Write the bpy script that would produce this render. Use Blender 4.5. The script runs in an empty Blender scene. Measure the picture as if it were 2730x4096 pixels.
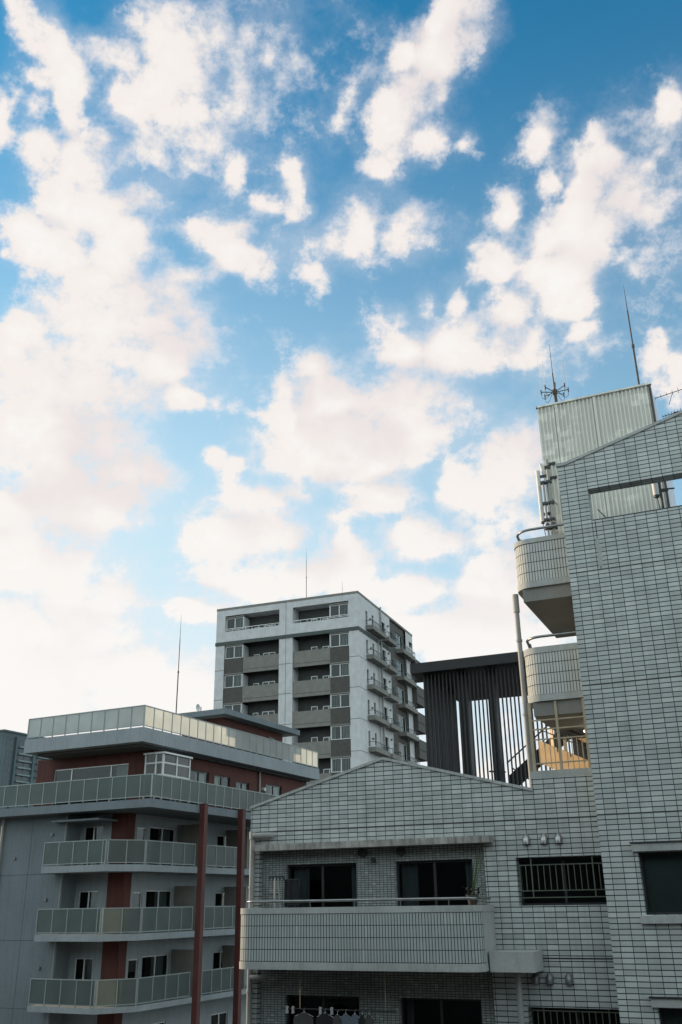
import bpy, bmesh, math, random
from mathutils import Vector, Matrix
S = bpy.context.scene
COL = S.collection
R = math.radians
random.seed(7)
EYE = 13.0                                   # camera height above the street

# ------------------------------------------------------------------ camera
cam = bpy.data.objects.new('camera', bpy.data.cameras.new('camera'))
COL.objects.link(cam); S.camera = cam
cam.data.lens = 32.94; cam.data.sensor_width = 36.0; cam.data.clip_start = 0.05; cam.data.clip_end = 5000
_p, _r = R(22.676), R(-0.862)
_x0 = Vector((1, 0, 0)); _u0 = Vector((0, -math.sin(_p), math.cos(_p))); _f = Vector((0, math.cos(_p), math.sin(_p)))
_cx = _x0*math.cos(_r) + _u0*math.sin(_r); _cy = _u0*math.cos(_r) - _x0*math.sin(_r)
cam.matrix_world = Matrix(((_cx.x, _cy.x, -_f.x, 0), (_cx.y, _cy.y, -_f.y, 0), (_cx.z, _cy.z, -_f.z, EYE), (0, 0, 0, 1)))

# ------------------------------------------------------------------ light
SUN_AZ, SUN_EL = -64.0, 17.0                 # degrees right of the view (so: left of the frame), above the horizon
sd = Vector((math.sin(R(SUN_AZ))*math.cos(R(SUN_EL)), math.cos(R(SUN_AZ))*math.cos(R(SUN_EL)), math.sin(R(SUN_EL))))
sun = bpy.data.objects.new('sun', bpy.data.lights.new('sun', 'SUN')); COL.objects.link(sun)
sun.data.energy = 5.0; sun.data.angle = R(0.5); sun.data.color = (1.0, 0.72, 0.45)
sun.rotation_euler = (-sd).to_track_quat('-Z', 'Y').to_euler(); sun.location = (-60, 20, 60)
S.view_settings.view_transform = 'Standard'; S.view_settings.look = 'None'
S.view_settings.exposure = 0.0; S.view_settings.gamma = 1.0; S.view_settings.use_curve_mapping = False

# ------------------------------------------------------------------ world: clear sky + a broken layer of cumulus
# masses of the cloud layer: azimuth, elevation, half width, half height (degrees), tilt, weight
BLOBS = [(-24.6,48.2,2.62,0.99,-40,1.2),(-22.1,47.1,2.35,1.23,-40,1.2),(-20.6,46,1.89,1.48,-20,1.2),(-20.6,44.5,1.86,0.97,-60,1.1),
(-19.5,43.8,0.78,0.44,0,0.6),(-22.9,45.5,1.22,0.63,0,0.7),(-23.4,44.2,1.2,0.64,0,0.35),(-18.2,47.3,1.64,1.05,0,0.9),(-19.6,47.8,1.63,0.62,0,0.9),
(-13.1,47.5,4.11,2.14,-30,1),(-12.9,46.2,4.4,1.75,0,1.3),(-15.7,49.1,2.4,0.93,0,0.75),(-13.4,50.1,3.17,1.02,0,0.7),(-10.2,46.3,3.44,1.54,0,0.9),
(-14.6,48.4,2.74,1.47,0,0.8),(-10.7,48.2,2.1,2.35,25,0.7),(-16.2,45.8,1.97,1.3,0,0.7),(-16.5,47.3,2.33,1.48,0,0.8),(-11.8,49.2,3.52,1.67,0,0.8),
(-8.9,47.5,1.75,1.95,15,0.5),(-8.7,45.3,2.06,0.9,0,0.5),(-15.1,45.1,1.97,0.88,0,0.7),(-7.2,49.7,0.91,0.63,0,0.35),(-5.5,48.3,0.54,0.54,0,0.4),
(-6,47.2,1.59,1.54,20,0.15),(-8.1,46.4,1.91,1.33,0,0.3),(-22,41.8,1.48,1.11,0,0.9),(-18.4,43.1,1.41,0.67,0,0.9),(-18.8,41.2,2.44,1.82,0,1.3),
(-14.8,42.2,3.52,1.26,0,0.6),(-11.9,43.5,3.64,1.03,0,0.6),(-10,43.8,2.35,1.26,0,0.8),(-13.2,42.4,3.57,1.15,0,0.7),(-12.7,44.2,3.32,0.9,0,0.55),
(-7.9,42.6,0.84,1.05,20,0.4),(-14.6,40.6,1.89,1.17,0,0.8),(-19.8,39.6,2.09,1.61,0,1.2),(-17.9,39.4,3.03,1.63,0,1.3),(-15.9,38.7,2.15,1.19,0,1.1),
(-21.8,37.3,1.57,1.05,0,0.9),(-19.9,36.5,2.6,0.95,0,0.9),(-19.7,37.2,1.75,1.41,0,0.9),(-18.3,36,1.17,0.72,0,0.7),(-16,36.8,2.11,1.45,0,1.2),
(-14.6,37.7,1.23,0.96,0,1),(-16.1,34.8,3.25,1.96,0,1.4),(-18.7,34.4,1.15,0.97,0,0.9),(-17.6,33.1,3.16,1.48,0,1.3),(-13.4,35.1,2.73,1.48,0,0.7),
(-10.8,33.8,1.83,1.51,0,0.8),(-13.8,33.3,3.27,1.5,0,1.1),(-11.3,36.5,1.4,0.44,0,0.55),(-21.4,32,1.5,0.97,0,1),(-20,33.2,0.84,0.49,0,0.6),
(-15.1,31.4,4.63,1.76,0,1.3),(-12.2,32.2,2.38,2.03,0,0.9),(-11.1,29.4,2.05,0.72,0,0.8),(-20,29.5,2.72,2.23,0,1.3),(-16.6,29.2,3.65,2.27,0,1.4),
(-22.3,29.9,1.06,1.22,0,0.9),(-19.1,26.3,3.21,2.26,0,1.3),(-16.1,26.7,3.04,2.3,0,1.2),(-13.1,25.4,1.54,0.78,-30,0.6),(-11.9,24.1,0.56,0.78,0,0.5),
(-14.7,24.4,2.48,1.55,0,1.1),(-18,24.1,2.13,1.77,0,1.2),(-20.5,21.3,2.53,1.5,0,1.2),(-17,22.4,4.25,1.79,0,1.3),(-14.3,23.2,2.19,1.29,0,0.9),
(-18.5,19.2,5.11,2.27,0,1.3),(-15.9,17.1,3.35,1.52,0,1),(-18.2,14.9,4.96,1.99,0,1),(-18.9,12.2,3.62,2.44,0,1),(-14.4,15.2,2.06,1.01,0,0.8),
(-15.3,12.9,1.51,1.25,0,0.8),(-11.7,12.5,3.87,1.77,0,1),(-9.8,16.7,1.88,0.78,0,0.9),(-25.2,43.1,0.43,0.85,0,0.7),(-24.8,42.1,0.43,0.43,0,0.5),
(-23.6,36,0.39,0.28,0,0.7),(9.7,50.2,2.52,1.03,30,0.9),(11.8,49.8,1.59,1.23,0,0.8),(9.4,48.5,2.65,1.38,20,1.1),(11.2,48.6,1.4,1.26,0,0.8),
(5.8,48.4,1.07,0.64,0,0.6),(6.3,46.2,2.09,1.33,0,0.8),(8.3,46.4,0.87,0.88,0,0.6),(4.5,44.5,1.55,1.83,-10,1),(7.2,44.1,1.7,1.03,0,1),
(3.3,43,1.19,0.82,0,0.9),(5.2,45.6,2.09,1.35,0,0.9),(1.1,46.4,1.41,0.4,40,0.3),(9.9,43.6,0.4,0.27,0,0.25),(-3.3,41.9,1.08,1.3,10,0.9),
(-5.3,40.8,1.33,0.72,0,0.8),(-2.8,40.4,1.16,0.6,0,0.8),(-8.3,38.5,2.57,1.1,-20,0.95),(-5.7,37.6,1.61,0.99,0,0.9),(-7.5,39.2,1.46,0.73,0,0.9),
(-4.4,38.4,0.98,0.98,0,0.6),(-2.4,38.2,1.47,1.36,0,0.8),(-0.5,39.1,1.65,1.1,30,0.95),(1.5,39.6,1.65,1.7,-20,0.9),(-1.2,36.7,0.71,0.45,0,0.6),
(-2.1,37.2,1.29,0.7,0,0.7),(5.1,39,2.12,1.1,0,0.7),(5.8,39.9,0.98,0.72,0,0.6),(15.6,42.8,1.21,0.63,30,0.6),(19.3,42.1,1.68,0.78,30,0.9),
(20.2,41.2,1.35,1.01,0,1),(19.9,42.9,0.76,0.66,0,0.8),(16,40.4,0.87,0.93,0,0.8),(17.9,38.8,3,1.4,45,1.2),(18.3,37.5,2.96,2.12,0,1.1),
(15.5,37.4,1.52,0.96,0,0.8),(20.6,38.5,2.62,2.76,0,0.45),(22.6,39.5,1.43,1.12,0,0.3),(23.4,40.5,1.29,0.35,25,0.4),(23.6,38.6,1.12,1.12,0,0.3),
(12,36.8,1.55,1.22,0,0.95),(10,36.3,0.78,0.62,0,0.8),(15.6,35.5,2.68,1.46,0,1.3),(16.5,34.1,2.04,0.98,0,1),(12.1,34.1,1.81,1.25,0,1.1),
(17.2,33.7,1.45,0.73,0,0.8),(17.1,32.3,1.37,0.35,15,0.6),(25.3,43,1.09,0.84,30,0.6),(12.9,39.3,0.63,0.83,-30,0.4),(13.5,31.7,1.47,1.51,0,0.35),
(21.6,30.1,0.48,0.85,-20,0.5),(22.6,29,0.52,0.97,0,0.5),(3.5,33.2,1.56,0.9,-20,0.8),(4.5,32.2,1.7,1.03,0,0.8),(6.4,34.8,0.69,0.63,0,0.6),
(8.6,34.6,0.68,1.01,0,0.6),(4.6,34.1,0.63,0.51,0,0.5),(9.4,32.1,2.87,1.79,0,1.2),(7.6,31.8,1.67,1.54,0,0.9),(-0.3,29.6,2.13,1.31,0,1),
(-1.7,29,1.51,0.92,0,0.8),(-3.9,28.3,1.2,1.05,0,0.8),(-3.6,29.2,0.66,0.92,0,0.6),(4.5,29.1,3.91,2.09,0,1.3),(-1.8,26.2,3.25,1.86,0,1.2),
(0.8,26.6,4.15,2.12,0,1.2),(5.3,27.4,3.26,1.58,0,0.9),(8.8,28.3,1.76,1.3,0,0.8),(5.2,25.9,1.17,0.66,0,0.6),(-2.7,24.1,1.45,0.93,0,0.8),
(-1.8,31.3,0.92,0.65,0,0.35),(-8.4,25.8,0.72,0.47,-20,0.8),(-7.2,25.2,0.72,0.58,0,0.8),(2.1,23.4,2.32,1.06,0,0.85),(4.1,23.8,1.45,0.66,0,0.6),
(-0.6,22.4,1.15,0.53,0,0.6),(-5,23,2.15,1.19,0,1),(-6.6,23.2,1.29,1.06,0,0.7),(-7.1,20.7,2.8,1.72,0,1.1),(-4.4,21.4,2.27,1.86,0,1),
(0.1,20.7,0.8,1.06,0,0.8),(1.2,19.6,1.69,1.59,0,1),(5,20.8,2.54,1.46,0,1.05),(8.7,23.5,2.27,2.36,0,1),(10.9,24.7,3.11,2.35,0,0.9),
(12.3,26.4,1.7,1.55,0,0.7),(10.9,21.5,2.76,1.3,0,0.8),(4.3,18,2.22,1.05,0,0.9),(10.3,17.9,2.7,2.34,0,1),(-5.2,18.9,5.01,1.58,0,1),
(-1.9,19.1,2.53,1.06,0,0.7),(0.9,18.8,2.24,1.32,0,0.9),(8.5,15.1,5.35,1.55,0,0.9),]

def cover(az, el):
    """How much cloud the layer holds in a direction (degrees): > 0 inside a mass, falling off outside."""
    f = -1.0
    for (a, e, ra, re, rot, amp) in BLOBS:
        dx, dy = az - a, el - e
        if abs(dx) > 14 or abs(dy) > 14: continue
        c, s_ = math.cos(R(rot)), math.sin(R(rot))
        x = (dx*c + dy*s_)/(ra*1.21); y = (-dx*s_ + dy*c)/(re*1.21)
        q = x*x + y*y
        v = amp*(1 - q) if q < 1 else amp*0.9*(1 - math.sqrt(q))
        h = max(0.3 - abs(f - v), 0.0)/0.3
        f = max(f, v) + h*h*h*0.05
    if f > 0.35: f = 0.35 + 0.85*(1 - math.exp(-(f - 0.35)/0.85))     # masses level off inside
    return max(f, -0.9)

def sky_nodes(T, local):
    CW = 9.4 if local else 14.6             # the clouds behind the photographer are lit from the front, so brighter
    """Clear Nishita sky with a broken cumulus layer; returns the colour socket."""
    N = T.nodes; L = T.links; N.clear()
    def node(t, **kw):
        n = N.new(t)
        for k, v in kw.items(): setattr(n, k, v)
        return n
    def setin(n, i, v):
        if isinstance(v, bpy.types.NodeSocket): L.new(v, n.inputs[i])
        else: n.inputs[i].default_value = v
    def M(op, a, b=0.0, c=0.0, clamp=False):
        n = node('ShaderNodeMath', operation=op, use_clamp=clamp)
        setin(n, 0, a); setin(n, 1, b)
        if len(n.inputs) > 2: setin(n, 2, c)
        return n.outputs[0]
    def V(op, a, b=None, s=None):
        n = node('ShaderNodeVectorMath', operation=op); setin(n, 0, a)
        if b is not None: setin(n, 1, b)
        if s is not None: setin(n, 3, s)
        return n.outputs['Value'] if op in ('DOT_PRODUCT', 'LENGTH') else n.outputs[0]
    def mixc(f, a, b, t='MIX'):
        n = node('ShaderNodeMix', data_type='RGBA', blend_type=t)
        setin(n, 0, f); setin(n, 6, a); setin(n, 7, b); return n.outputs[2]
    def smooth(v, lo, hi):
        n = node('ShaderNodeMapRange', interpolation_type='SMOOTHSTEP'); setin(n, 0, v); setin(n, 1, lo); setin(n, 2, hi); return n.outputs[0]
    def noise(v, sc, det, rough, dist=0.0):
        n = node('ShaderNodeTexNoise', noise_dimensions='3D'); setin(n, 'Vector', v); setin(n, 'Scale', sc)
        setin(n, 'Detail', det); setin(n, 'Roughness', rough); setin(n, 'Distortion', dist); return n.outputs[0]
    if local: dirn = V('NORMALIZE', V('SUBTRACT', node('ShaderNodeNewGeometry').outputs['Position'], (0, 0, EYE)))
    else: dirn = V('NORMALIZE', node('ShaderNodeTexCoord').outputs['Generated'])
    sx = node('ShaderNodeSeparateXYZ'); setin(sx, 0, dirn); X, Y, Z = sx.outputs
    # point on the cloud layer (flat layer seen in perspective, finer towards the horizon)
    h = M('ADD', M('MAXIMUM', Z, 0.0), 0.75)
    cp = node('ShaderNodeCombineXYZ'); setin(cp, 0, M('DIVIDE', X, h)); setin(cp, 1, M('DIVIDE', Y, h)); setin(cp, 2, 0.37)
    P = cp.outputs[0]
    if local:
        F = node('ShaderNodeAttribute', attribute_name='cover').outputs['Fac']
        G = node('ShaderNodeAttribute', attribute_name='sunward').outputs['Fac']
        side = smooth(M('SUBTRACT', F, G), -0.55, 0.45)       # 1 on a mass's sunlit flank, 0 on its far side
    else:
        F = M('MULTIPLY_ADD', noise(P, 2.6, 3.0, 0.5), 7.0, -2.9); side = 0.7
    low = smooth(Z, 0.36, 0.10)
    F = M('MULTIPLY_ADD', low, LOW_GAIN, F)
    wn = node('ShaderNodeTexNoise', noise_dimensions='3D'); setin(wn, 'Vector', P); setin(wn, 'Scale', 26.0); setin(wn, 'Detail', 4.0)
    PW = V('ADD', P, V('SCALE', V('SUBTRACT', wn.outputs['Color'], (0.5, 0.5, 0.5)), s=0.045))
    vo = node('ShaderNodeTexVoronoi', feature='F1'); setin(vo, 'Vector', PW); setin(vo, 'Scale', 24.0); setin(vo, 'Detail', 2.0); setin(vo, 'Roughness', 0.55)
    puff = vo.outputs['Distance']
    n1 = noise(P, 23.0, 12.0, 0.66)
    n2 = noise(V('ADD', P, (3.1, 1.7, 0.9)), 9.0, 5.0, 0.55)
    d = M('ADD', F, M('ADD', M('MULTIPLY_ADD', n1, 3.7, -1.85), M('MULTIPLY_ADD', n2, 0.7, -0.35)))
    d = M('ADD', d, M('MULTIPLY_ADD', puff, -0.65, 0.88))
    hi = M('MULTIPLY_ADD', side, -0.85, 1.55)
    dens = smooth(d, -0.20, hi)
    veil = M('MULTIPLY', smooth(M('ADD', F, M('MULTIPLY_ADD', n1, 2.6, -1.3)), -0.70, 0.8), 0.34)
    alpha = M('MAXIMUM', M('MULTIPLY', dens, 0.985), veil)
    sky = node('ShaderNodeTexSky', sky_type='NISHITA'); sky.sun_disc = False
    sky.sun_elevation = R(SUN_EL); sky.sun_rotation = R(SUN_AZ); sky.altitude = 50; sky.air_density = 1.0; sky.dust_density = DUST; sky.ozone_density = 2.0
    up = node('ShaderNodeCombineXYZ'); setin(up, 0, X); setin(up, 1, Y); setin(up, 2, M('MAXIMUM', Z, 0.03))
    setin(sky, 0, V('NORMALIZE', up.outputs[0]))
    tint = mixc(1.0, sky.outputs[0], SKY_TINT, 'MULTIPLY')
    sund = V('DOT_PRODUCT', dirn, tuple(sd))
    hz = M('MULTIPLY', M('MULTIPLY', smooth(Z, 0.80, 0.20), HAZE_MAX), M('MULTIPLY_ADD', smooth(sund, 0.10, 0.75), 0.55, 0.58), 0.0)
    tint = mixc(hz, tint, HAZE)
    tint = mixc(M('MULTIPLY', smooth(Z, 0.34, 0.06), 0.75), tint, (9.0, 9.3, 9.4, 1))
    # thick parts, away from the light, go a little grey and pink
    sh = M('ADD', M('MULTIPLY_ADD', n2, 1.9, -0.95), M('MULTIPLY_ADD', puff, 0.25, -0.1))
    thick = smooth(M('ADD', sh, M('MULTIPLY_ADD', side, -0.75, 0.62)), 0.05, 0.70)
    thick = M('MULTIPLY', thick, smooth(Z, 0.12, 0.45))
    if local:
        lit = M('MULTIPLY', smooth(d, 0.5, 1.9), side)
        base = mixc(M('MAXIMUM', smooth(Z, 0.55, 0.2), lit), (CW*0.985, CW*0.915, CW*0.875, 1), (CW*1.03, CW*1.005, CW*0.975, 1))
        ccol = mixc(thick, base, (CW*0.90, CW*0.83, CW*0.815, 1))
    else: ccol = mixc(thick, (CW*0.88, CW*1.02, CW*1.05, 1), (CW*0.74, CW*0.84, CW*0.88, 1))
    edge = smooth(alpha, 0.25, 0.95)
    ccol = mixc(edge, (CW*0.93, CW*0.91, CW*0.94, 1), ccol)
    return mixc(alpha, tint, ccol), node, L
SKY_TINT = (0.35, 1.72, 2.0, 1)
DUST = 0.8
HAZE = (6.7, 8.6, 9.4, 1)
HAZE_MAX = 0.92
LOW_GAIN = 1.15

def build_sky():
    w = bpy.data.worlds.new('World'); S.world = w; w.use_nodes = True
    w.cycles.sampling_method = 'MANUAL'; w.cycles.sample_map_resolution = 1024
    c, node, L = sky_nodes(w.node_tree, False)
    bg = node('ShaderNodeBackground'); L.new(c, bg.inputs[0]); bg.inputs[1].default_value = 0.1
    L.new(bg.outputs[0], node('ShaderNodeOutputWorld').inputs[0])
    # the part of the sky in front of the photographer: a far dome carrying the cloud masses' cover
    A0, A1, NA, E0, E1, NE, RAD = -46, 46, 230, -4, 62, 165, 2500.0
    vs, cv, cs = [], [], []
    for j in range(NE + 1):
        e = E0 + (E1 - E0)*j/NE
        for i in range(NA + 1):
            a = A0 + (A1 - A0)*i/NA
            vs.append((RAD*math.sin(R(a))*math.cos(R(e)), RAD*math.cos(R(a))*math.cos(R(e)), RAD*math.sin(R(e)) + EYE))
            cv.append(cover(a, e)); cs.append(cover(a - 1.5, e - 0.9))
    k = NA + 1
    fs = [(j*k+i, j*k+i+1, (j+1)*k+i+1, (j+1)*k+i) for j in range(NE) for i in range(NA)]
    me = bpy.data.meshes.new('sky'); me.from_pydata(vs, [], fs)
    me.attributes.new('cover', 'FLOAT', 'POINT').data.foreach_set('value', cv)
    me.attributes.new('sunward', 'FLOAT', 'POINT').data.foreach_set('value', cs)
    for p in me.polygons: p.use_smooth = True
    m = bpy.data.materials.new('sky'); m.use_nodes = True; m.cycles.emission_sampling = 'NONE'
    c, node, L = sky_nodes(m.node_tree, True)
    em = node('ShaderNodeEmission'); L.new(c, em.inputs[0]); em.inputs[1].default_value = 0.1
    L.new(em.outputs[0], node('ShaderNodeOutputMaterial').inputs[0])
    me.materials.append(m)
    o = bpy.data.objects.new('sky', me); COL.objects.link(o); o['kind'] = 'structure'
build_sky()

# ------------------------------------------------------------------ materials
def new_mat(name):
    m = bpy.data.materials.new(name); m.use_nodes = True
    T = m.node_tree; N = T.nodes; L = T.links; N.clear()
    def node(t, **kw):
        n = N.new(t)
        for k, v in kw.items(): setattr(n, k, v)
        return n
    def put(n, i, v):
        if isinstance(v, bpy.types.NodeSocket): L.new(v, n.inputs[i])
        else: n.inputs[i].default_value = v
        return n
    def math_(op, a, b=0.0, c=0.0):
        n = node('ShaderNodeMath', operation=op); put(n, 0, a); put(n, 1, b); put(n, 2, c); return n.outputs[0]
    def mix(f, a, b, t='MIX'):
        n = node('ShaderNodeMix', data_type='RGBA', blend_type=t); put(n, 0, f); put(n, 6, a); put(n, 7, b); return n.outputs[2]
    def noise(v, sc, det=4.0, rough=0.55):
        n = node('ShaderNodeTexNoise'); put(n, 'Vector', v); put(n, 'Scale', sc); put(n, 'Detail', det); put(n, 'Roughness', rough); return n.outputs[0]
    def rng(v, a, b, c, d):
        n = node('ShaderNodeMapRange'); put(n, 0, v); put(n, 1, a); put(n, 2, b); put(n, 3, c); put(n, 4, d); return n.outputs[0]
    def scalev(v, s):
        n = node('ShaderNodeVectorMath', operation='MULTIPLY'); put(n, 0, v); put(n, 1, s); return n.outputs[0]
    out = node('ShaderNodeOutputMaterial')
    def finish(sh): L.new(sh, out.inputs[0]); return m
    return m, node, put, math_, mix, noise, rng, scalev, finish, L

def c4(c): return (c[0], c[1], c[2], 1)

def plain(name, col, rough=0.7, var=0.12, scale=1.5, metal=0.0, bump=0.0, streak=0.0, spec=0.5):
    """A painted, cast or metal surface with uneven tone, fine grain and (streak) rain marks."""
    m, node, put, math_, mix, noise, rng, scalev, finish, L = new_mat(name)
    oc = node('ShaderNodeTexCoord').outputs['Object']
    n1 = noise(oc, scale, 6.0); n2 = noise(oc, scale*14, 3.0)
    f = math_('MULTIPLY', rng(n1, 0.3, 0.7, 1-var, 1+var), rng(n2, 0.3, 0.7, 1-var*0.5, 1+var*0.5))
    if streak:
        n3 = noise(scalev(oc, (5.0, 5.0, 0.35)), 1.4, 5.0, 0.6)
        f = math_('MULTIPLY', f, rng(n3, 0.46, 0.72, 1.0, 1-streak))
    cc = mix(1.0, c4(col), (1, 1, 1, 1), 'MULTIPLY')
    hv = node('ShaderNodeVectorMath', operation='SCALE'); put(hv, 0, c4(col)[:3]); put(hv, 3, f)
    b = node('ShaderNodeBsdfPrincipled'); L.new(hv.outputs[0], b.inputs['Base Color'])
    b.inputs['Roughness'].default_value = rough; b.inputs['Metallic'].default_value = metal
    b.inputs['Specular IOR Level'].default_value = spec
    if bump:
        bn = node('ShaderNodeBump'); bn.inputs['Strength'].default_value = bump; bn.inputs['Distance'].default_value = 0.02
        L.new(n2, bn.inputs['Height']); L.new(bn.outputs[0], b.inputs['Normal'])
    return finish(b.outputs[0])

def tile_mat(name, w, h, ju, jv, col, joint, rough=0.5, u0=0.0, v0=0.0, var=0.15, streak=0.20, bump=0.5):
    """Glazed facade tiles laid in stack bond; UV is metres along the wall and metres up."""
    m, node, put, math_, mix, noise, rng, scalev, finish, L = new_mat(name)
    uv = node('ShaderNodeUVMap').outputs[0]
    s = node('ShaderNodeSeparateXYZ'); put(s, 0, uv)
    u = math_('DIVIDE', math_('SUBTRACT', s.outputs[0], u0), w); v = math_('DIVIDE', math_('SUBTRACT', s.outputs[1], v0), h)
    fu = math_('FRACT', u); fv = math_('FRACT', v)
    iu = math_('FLOOR', u); iv = math_('FLOOR', v)
    eu = math_('ABSOLUTE', math_('SUBTRACT', fu, 0.5)); ev = math_('ABSOLUTE', math_('SUBTRACT', fv, 0.5))
    mu = rng(eu, 0.5-ju/w*0.75, 0.5-ju/w*0.35, 0.0, 1.0); mv = rng(ev, 0.5-jv/h*0.75, 0.5-jv/h*0.35, 0.0, 1.0)
    jm = math_('MAXIMUM', mu, mv)
    cid = node('ShaderNodeCombineXYZ'); put(cid, 0, iu); put(cid, 1, iv)
    wn = node('ShaderNodeTexWhiteNoise', noise_dimensions='2D'); put(wn, 'Vector', cid.outputs[0])
    oc = node('ShaderNodeTexCoord').outputs['Object']
    big = noise(oc, 0.45, 5.0); grime = noise(scalev(oc, (4.0, 4.0, 0.25)), 1.0, 5.0, 0.6); fine = noise(oc, 38.0, 3.0)
    f = math_('MULTIPLY', rng(wn.outputs[0], 0, 1, 1-var, 1+var), rng(big, 0.3, 0.7, 0.90, 1.08))
    f = math_('MULTIPLY', f, rng(grime, 0.48, 0.75, 1.0, 1-streak)); f = math_('MULTIPLY', f, rng(fine, 0.3, 0.7, 0.92, 1.08))
    hv = node('ShaderNodeVectorMath', operation='SCALE'); put(hv, 0, col); put(hv, 3, f)
    cc = mix(jm, hv.outputs[0], c4(joint))
    # a few replaced or whiter tiles
    cc = mix(math_('MULTIPLY', rng(wn.outputs[0], 0.965, 0.97, 0.0, 0.35), math_('SUBTRACT', 1.0, jm)), cc, (0.52, 0.53, 0.50, 1))
    b = node('ShaderNodeBsdfPrincipled'); L.new(cc, b.inputs['Base Color'])
    L.new(rng(jm, 0, 1, rough, 0.9), b.inputs['Roughness']); b.inputs['Specular IOR Level'].default_value = 0.25
    bn = node('ShaderNodeBump', invert=True); bn.inputs['Strength'].default_value = bump; bn.inputs['Distance'].default_value = 0.012
    L.new(jm, bn.inputs['Height']); L.new(bn.outputs[0], b.inputs['Normal'])
    return finish(b.outputs[0])

def pane_mat(name, tint=(0.55, 0.62, 0.62), clear=0.62):
    """Window glass: part mirror of the sky and street, part view into the room."""
    m, node, put, math_, mix, noise, rng, scalev, finish, L = new_mat(name)
    tr = node('ShaderNodeBsdfTransparent'); tr.inputs[0].default_value = c4(tint)
    gl = node('ShaderNodeBsdfGlossy'); gl.inputs[0].default_value = (0.8, 0.85, 0.85, 1); gl.inputs['Roughness'].default_value = 0.03
    fr = node('ShaderNodeFresnel'); fr.inputs[0].default_value = 1.5
    oc = node('ShaderNodeTexCoord').outputs['Object']
    bn = node('ShaderNodeBump'); bn.inputs['Strength'].default_value = 0.05; bn.inputs['Distance'].default_value = 0.05
    L.new(noise(oc, 1.3, 2.0), bn.inputs['Height']); L.new(bn.outputs[0], gl.inputs['Normal'])
    mx = node('ShaderNodeMixShader'); L.new(math_('MULTIPLY_ADD', fr.outputs[0], 1.1, 0.0), mx.inputs[0]); L.new(tr.outputs[0], mx.inputs[1]); L.new(gl.outputs[0], mx.inputs[2])
    return finish(mx.outputs[0])

def frosted_mat(name, col, see=0.18, trans=0.5):
    """Frosted balustrade glass: lets light through, blurs what is behind."""
    m, node, put, math_, mix, noise, rng, scalev, finish, L = new_mat(name)
    oc = node('ShaderNodeTexCoord').outputs['Object']
    hv = node('ShaderNodeVectorMath', operation='SCALE'); put(hv, 0, col); put(hv, 3, rng(noise(oc, 1.1, 5.0), 0.3, 0.7, 0.90, 1.08))
    d = node('ShaderNodeBsdfPrincipled'); L.new(hv.outputs[0], d.inputs['Base Color']); d.inputs['Roughness'].default_value = 0.25
    t = node('ShaderNodeBsdfTranslucent'); L.new(hv.outputs[0], t.inputs[0])
    tr = node('ShaderNodeBsdfTransparent'); tr.inputs[0].default_value = (0.85, 0.9, 0.88, 1)
    m1 = node('ShaderNodeMixShader'); m1.inputs[0].default_value = trans; L.new(d.outputs[0], m1.inputs[1]); L.new(t.outputs[0], m1.inputs[2])
    m2 = node('ShaderNodeMixShader'); m2.inputs[0].default_value = see; L.new(m1.outputs[0], m2.inputs[1]); L.new(tr.outputs[0], m2.inputs[2])
    return finish(m2.outputs[0])

def cladding_mat(name, col):
    """Ribbed sheet steel; reflections in patches between its fixing rows are put into the colour."""
    m, node, put, math_, mix, noise, rng, scalev, finish, L = new_mat(name)
    oc = node('ShaderNodeTexCoord').outputs['Object']
    s = node('ShaderNodeSeparateXYZ'); put(s, 0, oc)
    cx = math_('FLOOR', math_('DIVIDE', s.outputs[0], 0.11)); cz = math_('FLOOR', math_('DIVIDE', s.outputs[2], 0.17))
    cb = node('ShaderNodeCombineXYZ'); put(cb, 0, cx); put(cb, 1, cz)
    wn = node('ShaderNodeTexWhiteNoise', noise_dimensions='2D'); put(wn, 'Vector', cb.outputs[0])
    big = noise(scalev(oc, (0.75, 1.0, 1.3)), 1.0, 3.0)
    sheen = math_('MULTIPLY', rng(big, 0.48, 0.58, 0.0, 1.0), rng(wn.outputs[0], 0.15, 0.7, 0.0, 1.0))
    sheen = math_('MULTIPLY', sheen, rng(math_('FRACT', math_('DIVIDE', s.outputs[2], 0.51)), 0.70, 0.78, 1.0, 0.0))
    grime = noise(scalev(oc, (6.0, 6.0, 0.3)), 1.0, 5.0)
    f = math_('MULTIPLY', rng(grime, 0.35, 0.7, 1.04, 0.92), rng(sheen, 0, 1, 1.0, 1.28))
    hv = node('ShaderNodeVectorMath', operation='SCALE'); put(hv, 0, col); put(hv, 3, f)
    b = node('ShaderNodeBsdfPrincipled'); L.new(hv.outputs[0], b.inputs['Base Color']); b.inputs['Roughness'].default_value = 0.55
    return finish(b.outputs[0])

def lamp_mat(name, col, strength):
    m, node, put, math_, mix, noise, rng, scalev, finish, L = new_mat(name)
    e = node('ShaderNodeEmission'); e.inputs[0].default_value = c4(col); e.inputs[1].default_value = strength
    return finish(e.outputs[0])

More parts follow.
